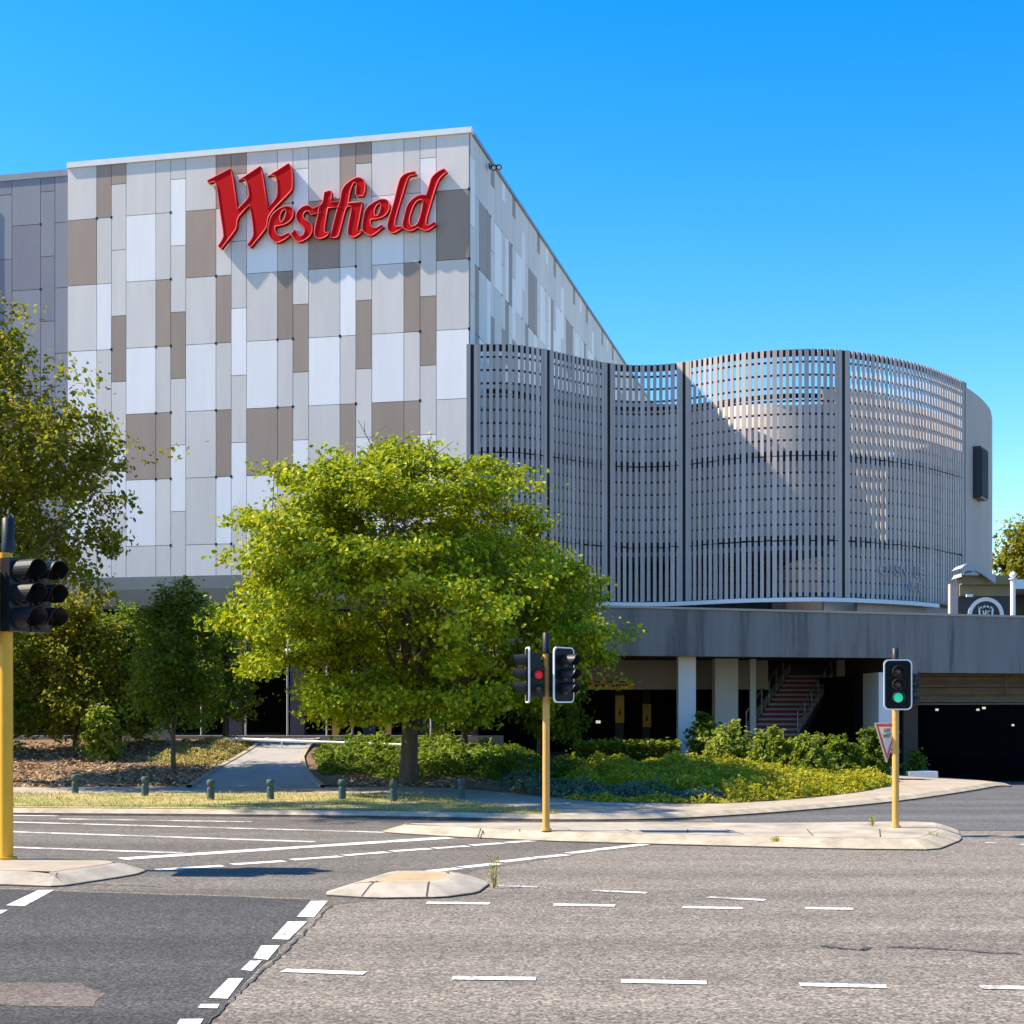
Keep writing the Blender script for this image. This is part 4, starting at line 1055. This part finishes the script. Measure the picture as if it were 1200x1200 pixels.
# right pole
D = 26.05; x = (1049.5 - 600) * D / F_
tr = thing('traffic_light', 'faded yellow pole with a lit green signal at the island tip', 'traffic light', (x, D, .15), 0, 'traffic signals on the islands')
pole(tr, x, D, .15, zat(0, 775, D), .062, .058, M['yellow_faded'])
finial(tr, x - .01, D - .02, zat(0, 775, D), .06, 15 * D / F_)
head(tr, (x, D - .16, zat(0, 802.5, D)), math.radians(-93), (.49, .88), .082, .225, .10, aspects=('lens', 'lens', 'green_on'))
head(tr, ((1070 - 600) * D / F_, D + .22, zat(0, 808, D)), math.radians(28), lens_r=.075, pitch=.2, vis=.12, border=False)
strut(tr, (x, D, zat(0, 805, D)), ((1072 - 600) * D / F_, D + .2, zat(0, 805, D)))
# give way sign fixed to the back of the right pole
gw = thing('give_way_sign', 'red bordered white triangle sign turned away on the green signal pole', 'sign', (x, D, zat(0, 890, D)))
tw = .62; th = (893 - 846) * D / F_; ztri = zat(0, 847, D); az = math.radians(-90 + 42)
ex = Vector((math.cos(az + math.pi / 2), math.sin(az + math.pi / 2), 0)); fo = Vector((math.cos(az), math.sin(az), 0)); cc = Vector((x - .12, D + .12, ztri))
tri0 = [Vector((-.5, 0)), Vector((.5, 0)), Vector((0, -1))]; cen = Vector((0, -.333))
def tri_at(s, t): return [cc + ex * ((cen + (p - cen) * s).x * tw * 1.18) + Vector((0, 0, (cen + (p - cen) * s).y * th)) + fo * t for p in tri0]
mb = MB(); q = tri_at(1, 0); b_ = tri_at(1, -.02); mb.face(q[::-1], 0); mb.face(b_, 1)
for k in range(3): mb.face([q[k], q[(k + 1) % 3], b_[(k + 1) % 3], b_[k]], 1)
mb.build('plate', [M['signwhite'], M['rail']], gw)
mb = MB(); o1, o2 = tri_at(.93, .004), tri_at(.70, .004)
for k in range(3): mb.face([o1[k], o2[k], o2[(k + 1) % 3], o1[(k + 1) % 3]][::1])
mb.build('border', M['signred'], gw)
text_mesh('lettering', 'GIVE\nWAY', .10, M['ink'], lambda a, b, c: cc + ex * a + Vector((0, 0, -.17 + b * 1.0)) + fo * (.006 + c), gw, .002)
mb = MB(); mb.tube([cc + Vector((0, 0, -.2)) - fo * .02, (x, D, ztri - .2)], .02, 6); mb.build('bracket', M['rail'], gw)

# ------------------------------------------------------------------ bollards
bo = [(88, 929.5), (170, 932.5), (247, 937), (317, 936.5), (401, 936.5), (461, 939), (541, 936)]
bl = ['green timber bollard on the verge just right of the yellow pole', 'green timber bollard in front of the mulch, left of the small tree', 'green timber bollard before the left edge of the garden path', 'green timber bollard before the middle of the garden path', 'green timber bollard on the grass just right of the garden path', 'green timber bollard on the grass in front of the maple trunk', 'shaded green bollard farthest right in the row']
b0 = None
for (px, py), la in zip(bo, bl):
    X, Y = G(px, py, .14)
    if b0 is None:
        b0 = thing('bollard', la, 'bollard', (X, Y, .13), 0, 'bollards along the verge')
        mb = MB(); mb.tube([(0, 0, -.1), (0, 0, .27)], .085, 10); local(mb, 'post', M['bollard'], b0)
        mb = MB(); mb.tube([(0, 0, .27), (0, 0, .28), (0, 0, .33), (0, 0, .34), (0, 0, .44), (0, 0, .465)], [.085, .065, .065, .092, .092, .06], 10); local(mb, 'head', M['bollard'], b0)
    else: dup(b0, (X, Y, .13), random.uniform(0, 3), la)

# ------------------------------------------------------------------ vegetation
def leaves(name, P, N, size, mat, parent=None, aspect=.62, jit=.35, seed=0):
    """many small leaf-shaped faces: P positions (n,3), N preferred normals (n,3)"""
    r = np.random.default_rng(seed); n = len(P)
    N = N + r.normal(0, jit, (n, 3)); N /= np.linalg.norm(N, axis=1, keepdims=True) + 1e-9
    T = r.normal(0, 1, (n, 3)); A = np.cross(N, T); A /= np.linalg.norm(A, axis=1, keepdims=True) + 1e-9
    B = np.cross(N, A); s = size * r.uniform(.6, 1.35, (n, 1)); A = A * s * .5; B = B * s * .5 * aspect
    fold = N * s * .12
    V_ = np.empty((n, 6, 3)); V_[:, 0] = P - A; V_[:, 1] = P - A * .25 + B + fold; V_[:, 2] = P + A * .45 + B * .75 + fold; V_[:, 3] = P + A; V_[:, 4] = P + A * .45 - B * .75 + fold; V_[:, 5] = P - A * .25 - B + fold
    me = bpy.data.meshes.new(name); me.vertices.add(n * 6); me.vertices.foreach_set('co', V_.reshape(-1).astype(np.float32))
    idx = np.arange(n * 6).reshape(n, 6); quads = np.concatenate([idx[:, [0, 1, 2, 3]], idx[:, [0, 3, 4, 5]]], 1).reshape(-1)
    me.loops.add(n * 8); me.loops.foreach_set('vertex_index', quads.astype(np.int32))
    me.polygons.add(n * 2); me.polygons.foreach_set('loop_start', (np.arange(n * 2) * 4).astype(np.int32)); me.polygons.foreach_set('loop_total', np.full(n * 2, 4, np.int32))
    me.update(calc_edges=True); me.materials.append(mat)
    o = bpy.data.objects.new(name, me); COL.objects.link(o)
    if parent is not None: attach(o, parent)
    return o
def make_tree(name, label, cat, base, env, n_cl, per, cl_r, leaf, mat, bark, trunk_r, fork, seed, depthf=.95, lean=(0, 0), limbs=7, flat=.5, group=None, shell=.42, twigs=0, spread=1.0, cy=0., up=.7, wexp=1.4, boughs=None):
    """env: rows (z, x_left, x_right) of the crown outline in metres from the base"""
    r = np.random.default_rng(seed); bx, by, bz = base
    root = thing(name, label, cat, base, 0, group)
    Z = np.array([e[0] for e in env]); XL = np.array([e[1] for e in env]); XR = np.array([e[2] for e in env])
    zz = np.linspace(Z[0], Z[-1], 200); ww = (np.interp(zz, Z, XR) - np.interp(zz, Z, XL)) ** wexp; ww /= ww.sum()
    cl = []; tries = 0; mind = cl_r * .62 * spread
    while len(cl) < n_cl and tries < n_cl * 60:
        tries += 1
        z = r.choice(zz, p=ww) + r.uniform(-.05, .05); xl, xr = np.interp(z, Z, XL), np.interp(z, Z, XR)
        a = r.uniform(0, 2 * np.pi); q = r.uniform(0, 1) ** shell
        hw = max(.05, (xr - xl) / 2 - cl_r * .45); c = np.array([(xl + xr) / 2 + hw * q * np.cos(a), cy + hw * depthf * q * np.sin(a), z])
        if all(np.linalg.norm((c - d) * (1, 1, 1.4)) > mind for d in cl): cl.append(c)
    if boughs:      # gather the sprays into separate boughs with gaps between them
        nb, br = boughs; cen = []
        for c in cl:
            if len(cen) < nb and all(np.linalg.norm((c - d) * (1, 1, 1.25)) > br * 1.25 for d in cen): cen.append(c)
        new = []
        for c in cl:
            k = int(np.argmin([np.linalg.norm((c - d) * (1, 1, 1.3)) for d in cen])); v = c - cen[k]; L = np.linalg.norm(v)
            if L > br * 1.9: continue
            f = min(1, br / max(L, 1e-6)); new.append(cen[k] + v * (.55 + .45 * f) * np.array([1, 1, .8]))
        cl = new
    cl = np.array(cl)
    # limbs
    mb = MB(); top = np.array([lean[0], lean[1], fork])
    mb.tube([(bx, by, bz - .3), (bx + lean[0] * .2, by + lean[1] * .2, bz + fork * .25), (bx + lean[0] * .6, by, bz + fork * .65), (bx + top[0], by + top[1], bz + fork)], [trunk_r * 1.45, trunk_r * 1.05, trunk_r * .95, trunk_r * .85], 10)
    far = [cl[np.argmax(cl[:, 2])]]
    while len(far) < min(limbs, len(cl)):
        d = np.min([np.linalg.norm(cl - f, axis=1) for f in far], axis=0); far.append(cl[np.argmax(d)])
    nodes = []
    for f in far:
        st_ = np.array([lean[0], lean[1], fork * r.uniform(.72, 1.0)]); e = st_ + (f - st_) * .82; L = np.linalg.norm(e - st_)
        c1 = st_ + (e - st_) * .4 + np.array([0, 0, L * r.uniform(.08, .22)])
        pts = []
        for k in range(8):
            t = k / 7; p = st_ * (1 - t) ** 2 + 2 * c1 * t * (1 - t) + e * t * t + r.normal(0, .05 * L / 4, 3) * (0 < k < 7); pts.append(p)
        rad = [trunk_r * .55 * (1 - .82 * k / 7) for k in range(8)]
        mb.tube([(bx + p[0], by + p[1], bz + p[2]) for p in pts], rad, 6)
        nodes += [(p, q_) for p, q_ in zip(pts[1:], rad[1:])]
    NP = np.array([n_[0] for n_ in nodes])
    for c in cl:
        d = np.linalg.norm((NP - c) * (1, 1, 1.0), axis=1) + np.maximum(0, NP[:, 2] - c[2]) * .8
        i = int(np.argmin(d)); p0 = NP[i]; L = np.linalg.norm(c - p0)
        m_ = (p0 + c) / 2 + r.normal(0, .08 * L, 3) + np.array([0, 0, .05 * L])
        r0 = max(.012, nodes[i][1] * .5)
        mb.tube([(bx + q_[0], by + q_[1], bz + q_[2]) for q_ in (p0, m_, c)], [r0, r0 * .7, .01], 4, caps=False)
    for k in range(twigs):     # bare twigs poking out of the crown
        i = r.integers(len(cl)); c = cl[i] if twigs < 0 else max([cl[j] for j in r.integers(0, len(cl), 6)], key=lambda v: v[2] - abs(v[0]) * .2)
        d = np.array([r.normal(-.2, .35), r.normal(0, .3), 1.0]); d /= np.linalg.norm(d); e = c + d * r.uniform(.9, 1.7); m_ = (c + e) / 2 + r.normal(0, .06, 3)
        mb.tube([(bx + q_[0], by + q_[1], bz + q_[2]) for q_ in (c, m_, e)], [.02, .014, .006], 4, caps=False)
        for s_ in range(3):
            g = c + (e - c) * r.uniform(.4, .9); h = g + np.array([r.normal(0, .25), r.normal(0, .2), r.uniform(.15, .45)])
            mb.tube([(bx + q_[0], by + q_[1], bz + q_[2]) for q_ in (g, h)], [.011, .005], 4, caps=False)
    mb.build('trunk', bark, root)
    # leaves around each cluster, several flattened sprays per cluster
    P = []; N = []
    cmid = cl.mean(0)
    for c in cl:
        k = int(per * r.uniform(.5, 1.5)); R = cl_r * r.uniform(.6, 1.3)
        ns = 5
        sp_ = c + r.normal(0, 1, (ns, 3)) * np.array([R, R, R * flat]) * .55
        w_ = r.integers(0, ns, k)
        off = r.normal(0, 1, (k, 3)) * np.array([R, R, R * flat]) * .34
        p = sp_[w_] + off
        P.append(p); out = p - cmid; out /= np.linalg.norm(out, axis=1, keepdims=True) + 1e-9
        N.append(out * .6 + np.array([0, 0, up]) + r.normal(0, .25, (k, 3)))
    P = np.concatenate(P) + np.array([bx, by, bz]); N = np.concatenate(N)
    leaves('crown', P, N, leaf, mat, root, jit=.7, seed=seed)
    return root
def env_px(rows, d, x0, z0):
    """crown outline measured on the photograph at distance d: rows (py, px_left, px_right)"""
    out = [((EYE - (py - HZ) * d / F_) - z0, (a - 600) * d / F_ - x0, (b - 600) * d / F_ - x0) for py, a, b in rows]
    return sorted(out)
# the big maple
D = 40.4; X = (479 - 600) * D / F_; z0 = gz(X, D); DC = 37.2
make_tree('maple_tree', 'wide bright yellow green maple tree in front of the building', 'tree', (X, D, z0),
          env_px([(534, 390, 575), (545, 345, 602), (565, 290, 630), (600, 258, 650), (640, 250, 664), (680, 262, 700), (710, 262, 738), (735, 262, 746), (765, 262, 736), (795, 272, 705), (820, 310, 672), (842, 380, 610)], DC, X, z0),
          350, 330, .66, .13, M['maple'], M['bark'], .23, 2.1, 15, 1.1, (0.05, -.3), 16, .45, None, .38, 9, 1.15, cy=-2.6, wexp=.9, boughs=(52, 1.0))
# tall olive tree at the left edge
D = 40.5; X = (-60 - 600) * D / F_; z0 = gz(X, D)
make_tree('olive_leaved_tree', 'tall olive green tree with sparse drooping leaves at the left edge', 'tree', (X, D, z0),
          env_px([(345, -60, 20), (380, -110, 40), (430, -150, 78), (470, -180, 128), (510, -190, 158), (550, -190, 160), (600, -190, 148), (640, -180, 140), (680, -160, 120), (705, -120, 95)], D, X, z0),
          230, 190, .62, .15, M['olive'], M['bark_pale'], .2, 3.5, 8, .9, (.3, 0), 10, .75, None, .5, 4, 1.05, up=.35)
# tall gum added unseen, left of the frame, to throw dappled shade on the footpath
make_tree('unseen_gum_tree', 'unseen tall slender gum with a high crown, added past the left edge for footpath shade', 'tree', (-17.2, 32.3, .13),
          [(14.6, -2.2, 2.6), (16, -3.2, 4.2), (18.5, -3.6, 4.6), (20.5, -2.6, 3.6), (21.5, -1, 1.5)], 95, 150, .6, .16, M['olive'], M['bark_pale'], .085, 13.5, 17, .62, (.6, 0), 7, .6, None, .5, 0, 1.05)
# small dark tree in the mulch
D = 42.; X = (203 - 600) * D / F_; z0 = gz(X, D)
make_tree('small_tree', 'small dark green tree standing in the mulch bed', 'tree', (X, D, z0),
          env_px([(678, 205, 225), (695, 175, 246), (730, 155, 256), (780, 148, 262), (820, 158, 252), (850, 172, 240)], D, X, z0),
          90, 120, .42, .12, M['deep'], M['bark'], .07, 1.2, 9, .9, (0, 0), 7, .7, None, .5, 0)
# bushy trees at the left behind the mulch
for k, (cx_, rows, la, mt, D, sd_) in enumerate([
    (88, [(700, 60, 120), (730, 30, 150), (770, 15, 165), (820, 15, 165), (860, 20, 160)], 'bushy olive tree right behind the yellow pole and mulch', 'olive', 46.5, 21),
    (-20, [(700, -60, 40), (740, -110, 60), (800, -120, 70), (862, -110, 64)], 'dense dark bushy tree cut by the left edge below the tall olive tree', 'deep', 46., 22),
    (140, [(720, 120, 165), (750, 105, 185), (800, 100, 190), (850, 105, 185)], 'dark bushy tree between the yellow pole and the small tree', 'deep', 48.3, 23)]):
    X = (cx_ - 600) * D / F_; z0 = gz(X, D)
    make_tree('bushy_tree', la, 'tree', (X, D, z0), env_px(rows, D, X, z0), 120, 130, .5, .13, M[mt], M['bark'], .08, .8, sd_, .7, (0, 0), 7, .8, 'bushy trees behind the mulch', .6)
# trees behind the maple
for cx_, rows, la, D, sd_ in [(264, [(692, 250, 280), (725, 232, 298), (780, 226, 304), (835, 236, 296)], 'dark green tree between the small tree and the maple', 48.8, 33), (545, [(770, 525, 570), (800, 505, 590), (835, 510, 585), (852, 520, 575)], 'slender tree just right of the maple trunk, behind it', 47.5, 31),
                              (632, [(760, 610, 660), (790, 595, 690), (830, 600, 692), (862, 625, 690)], 'low green tree behind the red signal, right of the maple', 46.5, 32)]:
    X = (cx_ - 600) * D / F_; z0 = gz(X, D)
    make_tree('understorey_tree', la, 'tree', (X, D, z0), env_px(rows, D, X, z0), 60, 95, .45, .14, M['deep'], M['bark'], .08, 1.2, sd_, .8, (0, 0), 5, .6, 'small trees near the maple')
# far tree at the right
D = 105.; X = (1225 - 600) * D / F_
make_tree('far_tree', 'green tree beyond the rounded end wall at the right edge', 'tree', (X, D, 0), env_px([(612, 1205, 1240), (630, 1178, 1262), (660, 1168, 1275), (700, 1165, 1280), (730, 1172, 1270)], D, X, 0), 130, 130, 1.1, .30, M['olive'], M['bark'], .3, 5, 41, .9, (0, 0), 8, .7)
# a line of trees well behind, for a step to the side
# shrubs
def shrub(px0, px1, py0, py1, D, mat, label, seed, leaf=.14, n=40, per=60, name='shrub', group='shrubs by the car park'):
    cx_ = (px0 + px1) / 2; X = (cx_ - 600) * D / F_; z0 = gz(X, D) if X < 11 else .1
    zt = zat(0, py0, D) - z0; h = (px1 - px0) / 2 * D / F_
    env = [(.1, -h * .8, h * .8), (zt * .5, -h, h), (zt * .85, -h * .7, h * .7), (zt, -h * .35, h * .35)]
    make_tree(name, label, 'shrub', (X, D, z0), env, n, per, max(.2, h * .34), leaf, M[mat], M['bark'], .035, .25, seed, .9, (0, 0), 5, .8, group, .5)
shrub(92, 147, 830, 868, 44.5, 'bright', 'round bright green shrub on top of the mulch bank', 51, .15, 40, 50, 'shrub', None)
shrub(824, 884, 846, 895, 42.5, 'bright', 'bright leafy shrub at the foot of the white pillars', 52)
shrub(884, 928, 856, 900, 41.5, 'bright', 'bright leafy shrub in front of the bottom stairs', 53)
shrub(924, 972, 862, 905, 41.0, 'bright', 'pale flowering shrub below the right handrail of the stairs', 54)
shrub(808, 842, 842, 885, 46.5, 'deep', 'dark shrub between the two white pillars', 55)
shrub(965, 1012, 866, 905, 42.5, 'deep', 'dark green shrub right of the stairs, under the slim columns', 56)
shrub(1003, 1046, 852, 905, 43.5, 'deep', 'tall dark shrub against the grey end wall', 57)
shrub(1064, 1084, 884, 908, 48.2, 'deep', 'small dark shrub in the planter by the car entry', 58, .12, 20, 40)
# clipped hedge in front of the dark bay
hx0, hx1 = AT(672, 0, 46)[0], AT(796, 0, 46)[0]
hg = thing('hedge', 'low hedge with pale leaf tops along the dark bay', 'hedge', ((hx0 + hx1) / 2, 46, gz(3, 46)))
n = 5200; r = np.random.default_rng(61); P = np.stack([r.uniform(hx0, hx1, n), r.uniform(45.6, 46.5, n), r.uniform(.4, zat(0, 872, 46), n)], 1)
leaves('foliage', P, np.tile([0, -.3, .8], (n, 1)), .11, M['deep'], hg, seed=61)
n = 1500; P = np.stack([r.uniform(hx0, hx1, n), r.uniform(45.6, 46.5, n), zat(0, 871, 46) + r.normal(0, .05, n) + .03 * np.sin(r.uniform(0, 60, n))], 1)
leaves('new_growth', P, np.tile([0, -.2, 1], (n, 1)), .12, M['bright'], hg, seed=62)
# ground cover
def cover(name, label, region, dens, h, leaf, mat, seed, up=.8, cat='ground cover', clump=.9):
    """region: function (x, y) -> height factor 0..1 (0 = nothing grows there)"""
    r = np.random.default_rng(seed); x0, x1, y0, y1 = region[0]; fn = region[1]
    n = int((x1 - x0) * (y1 - y0) * dens); X = r.uniform(x0, x1, n); Y = r.uniform(y0, y1, n)
    K = np.array([fn(a, b) for a, b in zip(X, Y)]); keep = K > r.uniform(0, .15, n); X, Y, K = X[keep], Y[keep], K[keep]
    lump = .55 + .45 * np.sin(X * 3.1 * clump + 1.3 * np.sin(Y * 2.3)) * np.sin(Y * 2.7 * clump + 1.1 * np.sin(X * 1.9)) + .25 * np.sin(X * 7 + Y * 5)
    Zg = np.array([gz(a, b) for a, b in zip(X, Y)])
    top = h * np.clip(K, 0, 1) * np.clip(lump, .25, 1.3)
    Zs = Zg + top * r.uniform(.0, 1, len(X)) ** .5
    P = np.stack([X, Y, Zs], 1)
    o = leaves(name, P, np.tile([0, -.25, up], (len(X), 1)), leaf, mat, None, seed=seed, jit=.55)
    return tag(o, label, cat, kind='stuff')
def reg_lime(x, y):
    e = edge(x); t = y - e
    if x < 1.0 or x > 10.9 or t < .1: return 0
    k = sm(1.0, 2.0, x) * sm(.05, .5, t) * (1 - sm(9.0, 10.5, t)) * (1 - sm(10, 10.9, x))
    if 1.2 < x < 4.8 and t < 3.6 - .6 * (x - 1): k *= (0 if t > .55 else .5)      # the patch of shade-tinted leaves
    return k
cover('ground_cover', 'yellow green ground cover spread through the bed below the stairs', ((.8, 11, 32.5, 46), reg_lime), 620, .42, .092, M['lime'], 71)
def reg_teal(x, y):
    e = edge(x); t = y - e
    if x < -.6 or x > 5.2 or t < .3: return 0
    return sm(-.6, .6, x) * sm(.3, .8, t) * (1 - sm(3.0 - .55 * (x - 1), 4.2 - .55 * (x - 1), t)) * (1 - sm(4.2, 5.2, x))
cover('ground_cover', 'ground cover along the footpath, coloured blue green for its shade', ((-.7, 7.2, 32.5, 44), reg_teal), 520, .34, .085, M['teal'], 72)
def reg_deep(x, y):
    e = edge(x); t = y - e
    if x < -6.2 or x > 2.5: return 0
    k = sm(-6.2, -5.6, x) * (1 - sm(1.5, 2.6, x)) * sm(1.6, 2.6, t + .6 * math.sin(x * 1.7)) * (1 - sm(8, 9.5, t))
    if x > -.3 and t < 3.6: k = 0
    if x < -4.75 - .21 * max(0, y - 39): k = 0
    return k
cover('ground_cover', 'dark leafy ground cover round the foot of the maple', ((-6.4, 2.6, 39, 49), reg_deep), 330, .45, .14, M['deep'], 73)
cover('ground_cover', 'pale leafy sprigs among the dark cover beneath the maple', ((-5.2, 2.6, 40.5, 49), lambda x, y: reg_deep(x, y) * (1 if math.sin(x * 2.9 + 1) * math.sin(y * 2.1) > .25 else 0)), 120, .62, .13, M['bright'], 74)
def reg_straw(x, y):
    return sm(-11.0, -10.2, x) * (1 - sm(-8.7, -8.3, x)) * sm(43.6, 44.6, y) * (1 - sm(48, 49, y))
cover('ground_cover', 'dry silvery grass patch beside the top of the garden path', ((-11.2, -8.2, 43.4, 49), reg_straw), 520, .32, .10, M['straw'], 75, .2)
# leaf litter on the mulch
def reg_lit(x, y):
    e = edge(x); t = y - e
    if x > -8.6 and not (-4.8 < x < 1.0 and t < 3): return 0
    return sm(0, .3, t)
r = np.random.default_rng(76)
cover('leaf_litter', 'dry fallen leaves scattered over the mulch bed', ((-20, 1, 38.8, 48.5), lambda x, y: reg_lit(x, y) * .5), 95, .03, .12, M['litter'], 76, 1.2, 'leaf litter')
# verge grass
def blades(name, label, n, xr, yfn, h, mat, seed, zf=lambda x, y: .14, cat='grass'):
    r = np.random.default_rng(seed); X = r.uniform(*xr, n); lo = np.array([yfn(x)[0] for x in X]); hi = np.array([yfn(x)[1] for x in X]); Y = lo + (hi - lo) * r.uniform(0, 1, n)
    Z0 = np.array([zf(x, y) for x, y in zip(X, Y)]); a = r.uniform(0, np.pi, n); w_ = .012; H = h * r.uniform(.4, 1.3, n)
    V_ = np.empty((n, 3, 3)); V_[:, 0] = np.stack([X - np.cos(a) * w_, Y - np.sin(a) * w_, Z0], 1); V_[:, 1] = np.stack([X + np.cos(a) * w_, Y + np.sin(a) * w_, Z0], 1)
    V_[:, 2] = np.stack([X + r.normal(0, .5, n) * H, Y + r.normal(0, .5, n) * H, Z0 + H], 1)
    me = bpy.data.meshes.new(name); me.from_pydata(V_.reshape(-1, 3).tolist(), [], np.arange(n * 3).reshape(n, 3).tolist()); me.materials.append(mat)
    o = bpy.data.objects.new(name, me); COL.objects.link(o); return tag(o, label, cat, kind='stuff')
blades('grass', 'dry yellow green grass on the verge behind the kerb', 5000, (-16, 1.0), lambda x: (kerb_y(x) + .05, verge_far(x) + .1), .07, M['straw'], 81)
# weeds
def weed(x, y, z, h, label, seed):
    r = random.Random(seed); root = thing('weed', label, 'weed', (x, y, z), 0, 'weeds in the paving')
    mb = MB(); P = []; N = []
    for k in range(4):
        top = Vector((x + r.uniform(-.07, .07), y + r.uniform(-.05, .05), z + h * r.uniform(.5, 1))); b_ = Vector((x + r.uniform(-.02, .02), y, z - .02)); m_ = (b_ + top) / 2 + Vector((r.uniform(-.03, .03), 0, 0))
        mb.tube([b_, m_, top], [.008, .006, .003], 4, caps=False)
        for q in range(14):
            t = r.uniform(.05, 1); p = b_.lerp(m_, t * 2) if t < .5 else m_.lerp(top, t * 2 - 1); P.append((p.x + r.uniform(-.04, .04), p.y + r.uniform(-.03, .03), p.z)); N.append((r.uniform(-1, 1), -1, .6))
    mb.build('stem', M['straw'], root); leaves('leaf', np.array(P), np.array(N, float), .03, M['lime'], root, seed=seed)
X, Y = G(579, 1041); weed(X, Y, 0, .5, 'tall thin weed growing from the tip of the round island', 91)
X, Y = G(1022, 968, .15); weed(X, Y, .15, .2, 'small weed in the paving left of the green signal pole', 92)
X, Y = G(1096, 985, .05); weed(X, Y, .05, .16, 'small weed at the broken nose of the long island', 93)
X, Y = G(906, 985, .1); weed(X, Y, .05, .16, 'thin dry weed at the middle of the long island kerb', 94)
